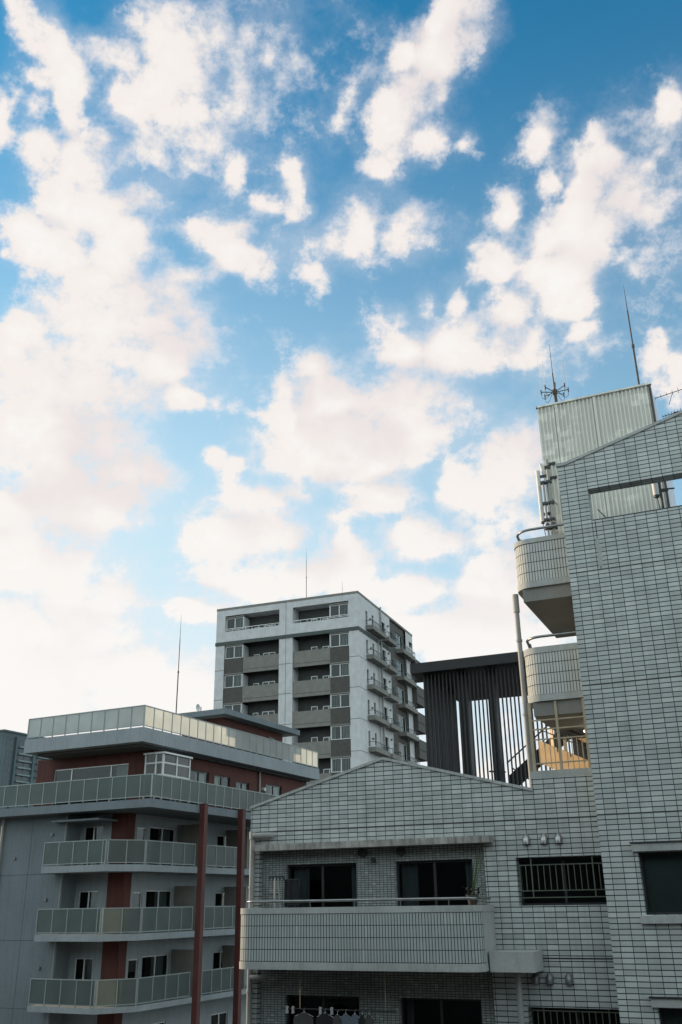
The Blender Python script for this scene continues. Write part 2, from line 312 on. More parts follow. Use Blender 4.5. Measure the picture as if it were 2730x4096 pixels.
TILE = (0.40, 0.43, 0.415); JOINT = (0.02, 0.028, 0.036)
MT = dict(
    tile=tile_mat('facade_tile', 0.2425, 0.107, 0.012, 0.017, TILE, JOINT, u0=-12.0, v0=1.69),
    tile_tower=tile_mat('facade_tile_stair_tower', 0.2485, 0.107, 0.012, 0.017, TILE, JOINT, u0=-2.86, v0=1.68),
    tile_upright=tile_mat('upright_tile', 0.0705, 0.2450, 0.014, 0.013, (0.33, 0.365, 0.355), JOINT, rough=0.7, streak=0.10, bump=0.1, var=0.05, u0=0.0, v0=-0.205),
    tile_round=tile_mat('upright_tile_round', 0.0705, 0.2480, 0.013, 0.015, (0.44, 0.455, 0.43), JOINT, rough=0.75, streak=0.06, bump=0.1, var=0.05, u0=0.0, v0=7.25),
    tile_round2=tile_mat('upright_tile_round', 0.0705, 0.2480, 0.013, 0.015, (0.44, 0.455, 0.43), JOINT, rough=0.75, streak=0.06, bump=0.1, var=0.05, u0=0.0, v0=4.46),
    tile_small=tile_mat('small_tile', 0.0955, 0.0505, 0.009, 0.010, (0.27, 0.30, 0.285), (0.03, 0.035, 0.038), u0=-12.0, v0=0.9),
    concrete=plain('concrete', (0.34, 0.36, 0.345), 0.85, 0.14, 1.3, bump=0.25, streak=0.15),
    concrete_stained=plain('stained_concrete', (0.27, 0.265, 0.24), 0.9, 0.40, 2.4, bump=0.4, streak=0.65),
    soffit=plain('painted_soffit', (0.19, 0.19, 0.175), 0.85, 0.12, 1.0),
    soffit_dark=plain('stair_concrete', (0.14, 0.13, 0.115), 0.9, 0.15, 1.0),
    steel=plain('steel_rail', (0.22, 0.23, 0.23), 0.32, 0.15, 6.0, metal=0.85),
    steel_dark=plain('dark_steel', (0.035, 0.038, 0.04), 0.5, 0.2, 4.0, metal=0.3),
    grille=plain('olive_grille_bar', (0.10, 0.12, 0.09), 0.5, 0.15, 5.0, metal=0.2),
    beige_bar=plain('beige_painted_steel', (0.33, 0.28, 0.19), 0.5, 0.15, 5.0),
    fin_warm=plain('sun_gold_stair_fin', (0.55, 0.36, 0.17), 0.6, 0.12, 3.0),  # the stair interior's golden sunlight is put into this colour
    pvc=plain('grey_pvc_pipe', (0.25, 0.255, 0.245), 0.6, 0.10, 2.0),
    stainless=plain('stainless_hood', (0.36, 0.36, 0.35), 0.38, 0.05, 5.0, metal=1.0),
    hood_dark=plain('dim_hood', (0.16, 0.165, 0.16), 0.45, 0.25, 5.0, metal=0.6),  # darker copy of the hood steel: the lower hoods' shade is in its colour
    alu=plain('dark_bronze_aluminium', (0.045, 0.05, 0.05), 0.4, 0.1, 4.0, metal=0.5),
    alu_light=plain('silver_aluminium', (0.55, 0.57, 0.56), 0.4, 0.08, 4.0, metal=0.3),
    rail_grey=plain('grey_rail_aluminium', (0.22, 0.26, 0.255), 0.45, 0.08, 4.0, metal=0.2),
    white_frame=plain('white_window_frame', (0.50, 0.52, 0.51), 0.45, 0.05, 3.0),
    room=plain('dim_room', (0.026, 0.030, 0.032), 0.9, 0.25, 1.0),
    curtain=plain('grey_curtain', (0.34, 0.37, 0.37), 0.9, 0.10, 2.0),
    curtain_light=plain('pale_curtain', (0.55, 0.60, 0.56), 0.9, 0.10, 2.0),
    blind=plain('green_grey_blind', (0.17, 0.21, 0.19), 0.8, 0.10, 2.0),
    corr=cladding_mat('corrugated_steel', (0.60, 0.595, 0.53)),
    corr_dark=plain('corner_trim', (0.05, 0.04, 0.035), 0.6, 0.2, 2.0),
    pale_panel=plain('pale_blue_panel', (0.50, 0.55, 0.60), 0.6, 0.08, 1.0, streak=0.15),
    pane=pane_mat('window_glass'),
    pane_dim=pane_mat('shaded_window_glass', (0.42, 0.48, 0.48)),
    render=plain('grey_render', (0.135, 0.165, 0.18), 0.9, 0.10, 0.6, bump=0.2, streak=0.12),
    render_pale=plain('pale_grey_render', (0.235, 0.27, 0.285), 0.9, 0.10, 0.8, bump=0.2, streak=0.15),
    red=plain('red_brown_wall', (0.075, 0.019, 0.013), 0.8, 0.22, 1.1, streak=0.35),
    red_col=plain('red_brown_paint', (0.07, 0.016, 0.012), 0.65, 0.15, 1.2),
    frosted=frosted_mat('frosted_glass', (0.60, 0.62, 0.60), 0.16, 0.66),
    frosted_green=frosted_mat('green_frosted_glass', (0.145, 0.185, 0.18), 0.30, 0.45),
    mwall=plain('pale_textured_wall', (0.50, 0.515, 0.515), 0.85, 0.10, 1.6, bump=0.25, streak=0.10),
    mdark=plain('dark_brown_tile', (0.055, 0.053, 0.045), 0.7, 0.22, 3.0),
    mtaupe=plain('taupe_panel', (0.175, 0.175, 0.155), 0.8, 0.12, 2.0, streak=0.10),
    mband=plain('dark_green_band', (0.05, 0.065, 0.06), 0.7, 0.12, 2.0),
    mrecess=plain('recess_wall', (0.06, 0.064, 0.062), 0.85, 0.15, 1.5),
    black=plain('black_steel', (0.016, 0.017, 0.018), 0.55, 0.2, 2.0, spec=0.3),
    tealwall=plain('teal_grey_cladding', (0.06, 0.095, 0.105), 0.6, 0.25, 0.25),
    far_pale=plain('pale_far_balcony', (0.16, 0.21, 0.21), 0.7, 0.2, 0.5),
    teal_dark=plain('tinted_far_glass', (0.015, 0.03, 0.035), 0.15, 0.2, 0.5),
    far_side=plain('dark_shade_row', (0.06, 0.065, 0.07), 0.8, 0.2, 0.3),
    asphalt=plain('asphalt', (0.055, 0.055, 0.055), 0.9, 0.2, 0.3),
    roof=plain('roof_membrane', (0.25, 0.25, 0.24), 0.9, 0.15, 0.7),
    ant=plain('antenna_radome', (0.50, 0.52, 0.50), 0.5, 0.08, 4.0),
    black_cloth=plain('black_cloth', (0.012, 0.012, 0.014), 0.95, 0.2, 6.0),
    blue_cloth=plain('blue_grey_cloth', (0.09, 0.115, 0.145), 0.95, 0.12, 6.0),
    grey_cloth=plain('grey_cloth', (0.05, 0.05, 0.048), 0.95, 0.15, 6.0),
    white_plastic=plain('white_plastic', (0.45, 0.47, 0.48), 0.4, 0.05, 5.0),
    leaf=plain('grass_green_leaf', (0.05, 0.085, 0.032), 0.6, 0.25, 8.0),
    pot=plain('dark_plant_pot', (0.03, 0.03, 0.028), 0.8, 0.2, 5.0),
    lamp=lamp_mat('lit_tube', (1.0, 0.96, 0.86), 6.0),
)

# ------------------------------------------------------------------ geometry helpers
class Root:
    """One building or object: an Empty at its base. Its parts are given in street-grid metres
    (x along the facades to the right, y away from the camera, z above the eye)."""
    def __init__(s, name, label, cat, heading, gx, gy, gz=None, group=None):
        gz = -EYE if gz is None else gz
        s.base = Vector((gx, gy, gz)); s.h = R(heading)
        o = bpy.data.objects.new(name, None); COL.objects.link(o); s.o = o
        c, n = math.cos(s.h), math.sin(s.h)
        o.location = (gx*c + gy*n, -gx*n + gy*c, gz + EYE); o.rotation_euler = (0, 0, -s.h)
        o['label'] = label; o['category'] = cat
        if group: o['group'] = group

class Fr:
    """A wall's own axes: u along it, n into it, z up."""
    def __init__(s, ox, oy, ux, uy, nx, ny): s.a = (ox, oy, ux, uy, nx, ny)
    def __call__(s, u, n, z):
        ox, oy, ux, uy, nx, ny = s.a
        return (ox + u*ux + n*nx, oy + u*uy + n*ny, z)
def front(y): return Fr(0, y, 1, 0, 0, 1)
def right(x): return Fr(x, 0, 0, 1, -1, 0)
ID = front(0.0)

class MB:
    def __init__(s, root): s.r = root; s.v = []; s.f = []; s.uv = []; s.sm = []
    def face(s, pts, uvs=None, smooth=False):
        i = len(s.v); s.v += [tuple(p) for p in pts]; s.f.append(tuple(range(i, i+len(pts))))
        s.uv += uvs if uvs else [(0.0, 0.0)]*len(pts); s.sm.append(smooth)
    def quad(s, F, u0, u1, z0, z1, n=0.0):
        s.face([F(u0, n, z0), F(u1, n, z0), F(u1, n, z1), F(u0, n, z1)], [(u0, z0), (u1, z0), (u1, z1), (u0, z1)])
    def box(s, F, u0, u1, n0, n1, z0, z1):
        P = [F(u, n, z) for z in (z0, z1) for n in (n0, n1) for u in (u0, u1)]
        U = [(u, n, z) for z in (z0, z1) for n in (n0, n1) for u in (u0, u1)]
        for q, k in (((0, 1, 5, 4), 0), ((3, 2, 6, 7), 0), ((2, 0, 4, 6), 1), ((1, 3, 7, 5), 1), ((4, 5, 7, 6), 2), ((2, 3, 1, 0), 2)):
            s.face([P[i] for i in q], [((U[i][0], U[i][2]) if k == 0 else (U[i][1], U[i][2]) if k == 1 else (U[i][0], U[i][1])) for i in q])
        return s
    def wall(s, F, u0, u1, z0, top, holes=(), n=0.0, cuts=()):
        """A skin from z0 up to top (number or function of u) with rectangular holes (u0, u1, z0, z1)."""
        tf = top if callable(top) else (lambda u: top)
        us = sorted({u0, u1, *[c for c in cuts if u0 < c < u1], *[h[0] for h in holes if u0 < h[0] < u1], *[h[1] for h in holes if u0 < h[1] < u1]})
        for a, b in zip(us, us[1:]):
            hs = sorted((h[2], h[3]) for h in holes if h[0] <= a + 1e-6 and h[1] >= b - 1e-6)
            z = z0
            for h0, h1 in hs:
                if h0 > z + 1e-6: s.quad(F, a, b, z, h0, n)
                z = max(z, h1)
            ta, tb = tf(a + 1e-6), tf(b - 1e-6)
            if max(ta, tb) > z + 1e-6:
                s.face([F(a, n, z), F(b, n, z), F(b, n, tb), F(a, n, ta)], [(a, z), (b, z), (b, tb), (a, ta)])
        return s
    def reveal(s, F, h, n0, n1):
        u0, u1, z0, z1 = h
        for a, b in (((u0, z0), (u0, z1)), ((u1, z1), (u1, z0)), ((u0, z1), (u1, z1)), ((u1, z0), (u0, z0))):
            s.face([F(a[0], n0, a[1]), F(a[0], n1, a[1]), F(b[0], n1, b[1]), F(b[0], n0, b[1])],
                   [(a[0]+n0, a[1]), (a[0]+n1, a[1]), (b[0]+n1, b[1]), (b[0]+n0, b[1])] if a[0] == b[0] else [(a[0], a[1]), (a[0], a[1]+n1-n0), (b[0], b[1]+n1-n0), (b[0], b[1])])
        return s
    def tube(s, pts, r, k=10, r1=None, caps=True):
        pts = [Vector(p) for p in pts]; rings = []
        for i, p in enumerate(pts):
            d = (pts[min(i+1, len(pts)-1)] - pts[max(i-1, 0)]).normalized()
            a = d.orthogonal().normalized() if i == 0 else (a - d*a.dot(d)).normalized()
            b = d.cross(a)
            rr = r if r1 is None else r + (r1-r)*i/(len(pts)-1)
            rings.append([p + (a*math.cos(2*math.pi*j/k) + b*math.sin(2*math.pi*j/k))*rr for j in range(k)])
        for A, B in zip(rings, rings[1:]):
            for j in range(k): s.face([A[j], A[(j+1) % k], B[(j+1) % k], B[j]], smooth=True)
        if caps: s.face(rings[0][::-1]); s.face(rings[-1])
        return s
    def strip(s, path, z0, z1, u0=0.0, smooth=True, thick=0.0):
        """An upright band along a plan path (list of (x, y)); thick gives it an inner face and edges, to the path's left."""
        u = u0; n = len(path); us = [u0]
        for a, b in zip(path, path[1:]): us.append(us[-1] + math.hypot(b[0]-a[0], b[1]-a[1]))
        inn = []
        for i, p in enumerate(path):
            a, b = path[max(i-1, 0)], path[min(i+1, n-1)]
            dx, dy = b[0]-a[0], b[1]-a[1]; l = math.hypot(dx, dy)
            inn.append((p[0] - dy/l*thick, p[1] + dx/l*thick))
        for i in range(n-1):
            a, b, c, d = path[i], path[i+1], inn[i], inn[i+1]
            s.face([(*a, z0), (*b, z0), (*b, z1), (*a, z1)], [(us[i], z0), (us[i+1], z0), (us[i+1], z1), (us[i], z1)], smooth)
            if thick:
                s.face([(*d, z0), (*c, z0), (*c, z1), (*d, z1)], None, smooth)
                s.face([(*a, z1), (*b, z1), (*d, z1), (*c, z1)]); s.face([(*b, z0), (*a, z0), (*c, z0), (*d, z0)])
        if thick:
            for p, q, r_ in ((path[0], inn[0], 1), (inn[-1], path[-1], 1)):
                s.face([(*q, z0), (*p, z0), (*p, z1), (*q, z1)])
        return s
    def slab(s, poly, z0, z1):
        n = len(poly)
        s.face([(*p, z1) for p in poly], [(p[0], p[1]) for p in poly]); s.face([(*p, z0) for p in poly[::-1]], [(p[0], p[1]) for p in poly[::-1]])
        for i in range(n):
            a, b = poly[i], poly[(i+1) % n]
            l = math.hypot(b[0]-a[0], b[1]-a[1])
            s.face([(*a, z0), (*b, z0), (*b, z1), (*a, z1)], [(0, z0), (l, z0), (l, z1), (0, z1)])
        return s
    def prism(s, poly, n0, n1, F):
        """A flat outline (u, z) pushed from depth n0 to n1."""
        k = len(poly)
        s.face([F(u, n0, z) for u, z in poly], [(u, z) for u, z in poly]); s.face([F(u, n1, z) for u, z in poly[::-1]], [(u, z) for u, z in poly[::-1]])
        for i in range(k):
            (a, b), (c, d) = poly[i], poly[(i+1) % k]
            s.face([F(a, n0, b), F(a, n1, b), F(c, n1, d), F(c, n0, d)])
        return s
    def build(s, name, mat, parent=None, label=None):
        me = bpy.data.meshes.new(name); b = s.r.base
        vs, fs, key = [], [], {}
        for f, sm in zip(s.f, s.sm):                    # rounded surfaces share their corners, flat faces keep their own
            q = []
            for i in f:
                x, y, z = s.v[i]; k = (round(x, 5), round(y, 5), round(z, 5))
                if sm and k in key: q.append(key[k]); continue
                vs.append((x-b.x, y-b.y, z-b.z))
                if sm: key[k] = len(vs)-1
                q.append(len(vs)-1)
            fs.append(q)
        me.from_pydata(vs, [], fs)
        uvl = me.uv_layers.new(name='UVMap')
        uvl.data.foreach_set('uv', [c for p in s.uv for c in p])
        for p, q in zip(me.polygons, s.sm): p.use_smooth = q
        me.materials.append(MT[mat] if isinstance(mat, str) else mat)
        o = bpy.data.objects.new(name, me); COL.objects.link(o)
        o.parent = parent if parent is not None else s.r.o
        if label: o['label'] = label
        return o

def arc(cx, cy, r, a0, a1, n=10):
    return [(cx + r*math.cos(R(a0 + (a1-a0)*i/n)), cy + r*math.sin(R(a0 + (a1-a0)*i/n))) for i in range(n+1)]

def wavy(m, F, u0, u1, n, z0, z1, amp=0.03, pitch=0.16):
    """A hanging curtain with folds."""
    k = max(6, int((u1-u0)/pitch*6)); pts = []
    for i in range(k+1):
        u = u0 + (u1-u0)*i/k
        pts.append(F(u, n + amp*math.sin(2*math.pi*u/pitch + math.sin(u*9)*0.8), 0))
    for a, b in zip(pts, pts[1:]): m.face([(a[0], a[1], z0), (b[0], b[1], z0), (b[0], b[1], z1), (a[0], a[1], z1)], None, True)

def window(root, F, u0, u1, z0, z1, n=0.06, splits=(), frame='alu', fw=0.045, pane='pane', depth=1.6, curtains=(), cmat='curtain', name='window', room=True, blind=None):
    """A window set into an opening: frame; pane, curtain and the dim room behind as sub-parts."""
    m = MB(root)
    for a, b in ((u0, u0+fw), (u1-fw, u1)): m.box(F, a, b, n, n+0.07, z0, z1)
    m.box(F, u0+fw, u1-fw, n, n+0.07, z0, z0+fw); m.box(F, u0+fw, u1-fw, n, n+0.07, z1-fw, z1)
    for sp in splits:
        u = u0 + (u1-u0)*sp; m.box(F, u-fw*0.7, u+fw*0.7, n-0.004, n+0.066, z0+fw, z1-fw)
    w = m.build(name, frame)
    g = MB(root); g.quad(F, u0+fw*0.5, u1-fw*0.5, z0+fw*0.5, z1-fw*0.5, n+0.035); g.build('pane', pane, w)
    if room:
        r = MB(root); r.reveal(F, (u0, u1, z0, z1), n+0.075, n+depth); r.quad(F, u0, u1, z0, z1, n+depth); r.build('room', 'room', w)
    if curtains:
        for a, b in curtains:
            c = MB(root); wavy(c, F, u0+(u1-u0)*a, u0+(u1-u0)*b, n+0.20, z0+0.02, z1-0.06); c.build('curtain', cmat, w)
    if blind is not None:
        c = MB(root); c.box(F, u0+fw, u1-fw, n+0.12, n+0.135, z0+(z1-z0)*blind, z1-fw); c.build('blind', 'blind', w)
    return w

# ------------------------------------------------------------------ tiled apartment building, right
T = Root('tiled_apartment_building', 'grey tiled apartment building with gabled wing, curved balconies and tall stair tower', 'building', 23.66, -6.0, 22.0)
W, TW = front(22.0), front(21.5)
B0 = -EYE
def gable(x):
    if x < -8.62: return 2.27 + (x + 12.28)*(3.25 - 2.27)/(12.28 - 8.62)
    if x < -5.0: return 3.25 - (x + 8.62)*(3.25 - 2.31)/(8.62 - 5.0)
    return 2.57
REC = [(-12.0, -6.225, -1.35, 1.37), (-12.0, -6.225, -4.25, -1.36), (-12.0, -6.225, -7.1, -4.26)]
GR = [(-5.5, -3.53, -0.10, 0.895), (-5.5, -3.53, -2.97, -2.075)]
m = MB(T)
m.wall(W, -12.28, -3.5, B0, gable, REC + GR, cuts=(-8.62, -5.0))
for h in REC:
    for u in (h[0], h[1]): m.face([W(u, 0, h[2]), W(u, 0.15, h[2]), W(u, 0.15, h[3]), W(u, 0, h[3])], [(u, h[2]), (u+.15, h[2]), (u+.15, h[3]), (u, h[3])])
for h in GR: m.reveal(W, h, 0.0, 0.28)
m.face([(-12.28, 31.0, B0), (-12.28, 22.0, B0), (-12.28, 22.0, 2.27), (-12.28, 31.0, 2.27)], [(0, B0), (9, B0), (9, 2.27), (0, 2.27)])
m.face([(-5.0, 22.0, 2.31), (-5.0, 24.0, 2.31), (-5.0, 24.0, 2.57), (-5.0, 22.0, 2.57)], [(0, 2.31), (2, 2.31), (2, 2.57), (0, 2.57)])
wing = m.build('wing_wall', 'tile')
# recessed balcony walls, clad in smaller tile
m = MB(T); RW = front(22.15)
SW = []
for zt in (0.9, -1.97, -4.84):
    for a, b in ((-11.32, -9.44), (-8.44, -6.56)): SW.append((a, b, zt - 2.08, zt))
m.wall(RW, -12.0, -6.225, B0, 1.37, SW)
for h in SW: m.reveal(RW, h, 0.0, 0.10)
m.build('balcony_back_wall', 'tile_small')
# roof of the wing and its tile coping
m = MB(T)
for a, b in ((-12.33, -8.62), (-8.62, -5.0)):
    za, zb = (2.27, 3.25) if a < -9 else (3.25, 2.31)
    m.face([(a, 22.02, za), (b, 22.02, zb), (b, 31, zb), (a, 31, za)])
m.build('wing_roof', 'roof')
m = MB(T)
for (a, za), (b, zb) in (((-12.30, 2.265), (-8.62, 3.25)), ((-8.62, 3.25), (-4.97, 2.30))):
    n = 16
    for i in range(n):
        p, q = i/n, (i+0.965)/n
        x0, x1 = a+(b-a)*p, a+(b-a)*q; y0, y1 = za+(zb-za)*p, za+(zb-za)*q
        m.prism([(x0, y0-0.005), (x1, y1-0.005), (x1, y1+0.062), (x0, y0+0.062)], -0.035, 0.16, W)
m.build('roof_coping', 'concrete')
# vertical and floor-level movement joints are in the tile pattern; the raised floor joint is sealant
m = MB(T); m.box(W, -12.275, -3.55, -0.004, 0.004, 1.675, 1.705); m.box(W, -5.95, -3.55, -0.004, 0.004, -1.155, -1.125); m.build('expansion_joint', 'steel_dark')
# canopy over the upper balcony
m = MB(T); m.box(front(21.70), -12.0, -5.99, 0.0, 0.29, 1.225, 1.375); m.build('balcony_canopy', 'concrete_stained')

def balcony(zt, zb, ztile0, ztile1):
    path = [(-11.93, 21.97), (-11.93, 21.13)] + arc(-11.58, 21.10, 0.35, 180, 270, 10) + [(-11.55, 20.75), (-6.45, 20.76)] + arc(-6.42, 21.10, 0.34, 270, 360, 10)
    pt = path[:-1]
    k = zt + 0.07
    m = MB(T); m.strip(path, zb+0.15, zt-0.13, u0=-11.93, thick=0.13); p = m.build('balcony_parapet', 'tile_upright')
    m = MB(T); m.strip([(-6.08, 21.103), (-6.08, 21.97)], zb+0.15, zt-0.13, thick=0.13); m.build('parapet_return', 'concrete', p)
    full = path + [(-6.08, 21.97)]
    o = [(x + (0.012 if x > -6.6 else -0.012 if x < -11.4 else 0), y - (0.012 if y < 21.2 else 0)) for x, y in full]
    m = MB(T); m.strip(o, zt-0.13, zt, thick=0.155); m.build('parapet_cap', 'concrete', p)
    m = MB(T); m.slab(o + [(-6.08, 22.14), (-11.93, 22.14)], zb, zb+0.15); m.build('balcony_floor', 'concrete')
    m = MB(T)
    z = zt + 0.135
    m.tube([(-11.80, 21.9, z)] + [(x, y, z) for x, y in arc(-11.50, 21.16, 0.30, 180, 270, 8)] + [(x, y, z) for x, y in arc(-6.44, 21.16, 0.30, 270, 360, 8)] + [(-6.14, 21.9, z)], 0.030, 10)
    for x in (-11.1, -10.05, -8.95, -7.85, -6.75): m.tube([(x, 20.86, zt), (x, 20.86, z)], 0.010, 6)
    m.build('balcony_rail', 'steel')
balcony(-0.07, -1.35, 0, 0); balcony(-2.94, -4.22, 0, 0)
# sliding windows on the balconies
for i, (a, b, z0, z1) in enumerate(SW[:4]):
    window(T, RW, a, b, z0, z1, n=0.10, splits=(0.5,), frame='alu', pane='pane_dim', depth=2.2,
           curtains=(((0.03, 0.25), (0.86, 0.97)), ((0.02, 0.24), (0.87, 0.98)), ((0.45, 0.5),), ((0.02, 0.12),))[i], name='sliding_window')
# soffit vents above the windows
for x, z, r in ((-9.26, 1.12, 0.105), (-8.28, 1.12, 0.10), (-8.98, 0.94, 0.055)):
    m = MB(T); m.tube([(x, 22.15, z), (x, 22.05, z)], r, 18); m.build('wall_vent', 'pot')
# barred bathroom windows
def grille_window(h):
    u0, u1, z0, z1 = h
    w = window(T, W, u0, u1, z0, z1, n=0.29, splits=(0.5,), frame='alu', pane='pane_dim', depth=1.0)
    g = MB(T); n = 0.06
    za, zb = z0 + 0.30, z0 + 0.83
    for z in (za, zb, z0 + 0.16): g.box(W, u0+0.03, u1, n, n+0.018, z-0.010, z+0.010)
    k = 14
    for i in range(k+1):
        u = u0 + 0.06 + (u1-u0-0.10)*i/k; g.box(W, u-0.008, u+0.008, n-0.004, n+0.014, za, zb)
    for u in (u0+0.32, u1-0.30): g.box(W, u-0.011, u+0.011, n-0.008, n+0.024, z0+0.16, z1)
    g.build('grille', 'grille', w)
for h in GR: grille_window(h)
# vent hoods
def hood(F, x, z, mat):
    m = MB(T); r = 0.085; rows = []
    for i in range(7):
        t = i/6; ring = []
        zz = z + 0.105 - 0.21*t
        bul = 0.13*math.sin(math.pi*min(t*0.62 + 0.06, 0.5)) if t < 0.75 else 0.13
        rr = r*(math.sin(math.pi*min(t*0.9 + 0.12, 0.5)))
        for j in range(9):
            a = math.pi*j/8; ring.append(F(x - rr*math.cos(a), -bul*math.sin(a), zz))
        rows.append(ring)
    for A, B in zip(rows, rows[1:]):
        for j in range(8): m.face([A[j], A[j+1], B[j+1], B[j]], None, True)
    m.face(rows[0][::-1])
    return m.build('vent_hood', mat)
for x in (-5.22, -4.82, -4.50): hood(W, x, 1.27, 'stainless')
for x in (-5.27, -4.97, -4.56): hood(W, x, -1.52, 'hood_dark')
# concrete box beside the balcony and its pipe
m = MB(T); m.box(front(21.2), -6.03, -5.085, 0.0, 0.795, -1.37, -0.98); m.build('concrete_box', 'concrete')
m = MB(T); m.tube([(-5.585, 21.72, -1.37), (-5.585, 21.72, B0)], 0.062, 12); m.build('downpipe', 'pvc')
m = MB(T); m.tube([(-12.16, 21.90, 1.66), (-12.16, 21.90, B0)], 0.066, 12)
m.tube([(-12.16, 21.90, 1.70), (-12.16, 21.90, 1.52)], 0.085, 12)
m.tube([(-12.12, 21.86, 1.60), (-11.70, 21.86, 1.60), (-11.62, 21.95, 1.60)], 0.072, 12)
for z in (0.4, -1.9): m.tube([(-12.16, 21.90, z+0.03), (-12.16, 21.90, z-0.03)], 0.078, 12)
m.tube([(-12.12, 21.86, -1.60), (-11.78, 21.86, -1.60), (-11.72, 21.95, -1.60)], 0.06, 12); m.build('downpipe', 'pvc')

# ---- stair tower
def slope(x):
    if x < -3.33: return 9.95
    if x < 2.0: return 9.95 + (x + 3.33)*(10.73 - 9.95)/(3.33 - 0.44)
    return 11.39 - (x - 2.0)*0.27
OP = (-2.86, 1.6, 8.375, 9.215)
WA = [(-2.78, -0.9, -0.30, 0.90), (-2.78, -0.9, -3.15, -1.98), (-2.78, -0.9, -6.0, -4.8)]
m = MB(T); m.wall(TW, -3.53, 5.0, B0, slope, [OP] + WA, cuts=(-3.33, 2.0))
m.reveal(TW, OP, 0.0, 0.34)
for h in WA: m.reveal(TW, h, 0.0, 0.30)
m.face([(-3.53, 25.0, B0), (-3.53, 21.5, B0), (-3.53, 21.5, 9.95), (-3.53, 25.0, 9.95)], [(0, B0), (3.5, B0), (3.5, 9.95), (0, 9.95)])
tower = m.build('stair_tower_wall', 'tile_tower')
m = MB(T); m.wall(front(21.86), -3.53, 5.0, 7.3, lambda x: slope(x) - 0.05, [(-2.86, 1.6, 8.375, 9.215)], cuts=(-3.33, 2.0)); m.build('parapet_inner_wall', 'pale_panel')
m = MB(T)
for (a, za), (b, zb) in (((-3.56, 9.95), (-3.33, 9.95)), ((-3.33, 9.95), (2.0, 11.39)), ((2.0, 11.39), (5.0, 10.58))):
    k = max(1, round(abs(b-a)/0.49))
    for i in range(k):
        x0, x1 = a+(b-a)*i/k, a+(b-a)*(i+0.975)/k; y0, y1 = za+(zb-za)*i/k, za+(zb-za)*(i+0.975)/k
        m.prism([(x0, y0), (x1, y1), (x1, y1+0.075), (x0, y0+0.075)], -0.03, 0.40, TW)
m.build('tower_coping', 'concrete')
m = MB(T)
for z in (7.14, 4.47, 1.68): m.box(TW, -3.525, 5.0, -0.004, 0.004, z-0.014, z+0.014)
m.box(TW, -2.795, -2.775, -0.004, 0.004, 7.14, 8.36)
m.build('expansion_joint', 'steel_dark')
m = MB(T); m.tube([TW(-0.95, 0.0, 7.05), TW(-0.95, -0.05, 7.05)], 0.055, 14); m.build('wall_vent', 'concrete_stained')
m = MB(T); rr = random.Random(11)
for i in range(14):
    z = 7.22 + i*0.05; w = 0.03 + 0.035*rr.random(); x = -2.78 + rr.uniform(-0.02, 0.02)
    m.box(TW, x-w, x+w, -0.0055 - 0.0006*(i % 2), -0.0045, z, z+0.052)
m.build('plaster_repair', 'concrete')
# rail inside the roof opening
m = MB(T); m.tube([(-2.60, 21.95, 8.50), (1.6, 21.95, 8.50)], 0.028, 10); m.box(TW, -2.84, 1.6, 0.02, 0.06, 8.376, 8.415)
m.tube([(-2.78, 22.2, 8.93), (-2.35, 22.2, 8.30)], 0.012, 8)
for x in (-1.9, -0.4, 1.0): m.tube([(x, 21.95, 8.40), (x, 21.95, 8.50)], 0.015, 8)
m.build('roof_rail', 'steel_dark')
# tower windows with their sills and lintels
for i, (a, b, z0, z1) in enumerate(WA[:2]):
    w = window(T, TW, a, b, z0, z1, n=0.20, splits=(0.5,), frame='alu', pane='pane', depth=1.4, blind=0.0 if i == 0 else 0.0)
    s = MB(T); s.box(TW, a-0.10, b+0.1, -0.10, -0.003, z1+0.015, z1+0.17); s.build('lintel', 'concrete', w)
    s = MB(T); s.box(TW, a-0.10, b+0.1, -0.10, -0.003, z0-0.16, z0-0.015); s.build('sill', 'concrete', w)
    s = MB(T); s.box(TW, a-0.13, b+0.13, -0.13, -0.003, z1+0.173, z1+0.20); s.build('flashing', 'steel_dark', w)
# roof deck of tower / top landing
m = MB(T); m.slab([(-3.5, 21.9), (5.0, 21.9), (5.0, 31), (-3.5, 31)], 7.0, 7.28); m.build('tower_roof', 'roof')

# ---- rounded landings left of the tower
def round_landing(zc, ztop, zbot, zslab, mat):
    r = 0.42; x0 = -4.97
    path = [(x0, 25.6), (x0, 24.6), (x0, 23.5)] + arc(x0 + r, 22.0 + r, r, 180, 270, 14) + [(x0 + r + 0.03, 22.0), (-3.5, 22.0)]
    m = MB(T); m.strip(path, zbot, ztop, u0=0.0, thick=0.14); p = m.build('landing_parapet', mat)
    o = [(x - (0.015 if x < -4.5 else 0), y - (0.015 if y < 22.3 else 0)) for x, y in path]
    m = MB(T); m.strip(o, ztop, zc, thick=0.17); m.build('parapet_cap', 'concrete', p)
    m = MB(T); m.slab(o + [(-3.5, 25.6)], zslab, zbot); m.build('landing_floor', 'concrete')
    m = MB(T); m.box(ID, -4.80, -3.5, 22.06, 25.86, zslab-0.33, zslab-0.004); m.build('landing_beam', 'soffit')
    z = zc + 0.27
    m = MB(T); m.tube([(x0+0.10, 22.95, z-0.27)] + [(x, y, z) for x, y in arc(x0 + 0.08 + r, 22.08 + r, r, 180, 270, 10)] + [(-3.5, 22.09, z)], 0.033, 10)
    m.tube([(x0+0.10, 22.90, zc), (x0+0.10, 22.65, z-0.01)], 0.028, 8)
    m.build('landing_rail', 'steel')
round_landing(8.37, 8.25, 7.25, 7.10, 'tile_round'); round_landing(5.60, 5.45, 4.46, 4.31, 'tile_round2')
m = MB(T); m.tube([(-5.06, 22.35, 7.06), (-5.06, 22.35, 2.4)], 0.060, 12); m.tube([(-5.06, 22.35, 7.08), (-5.06, 22.35, 6.62)], 0.078, 12)
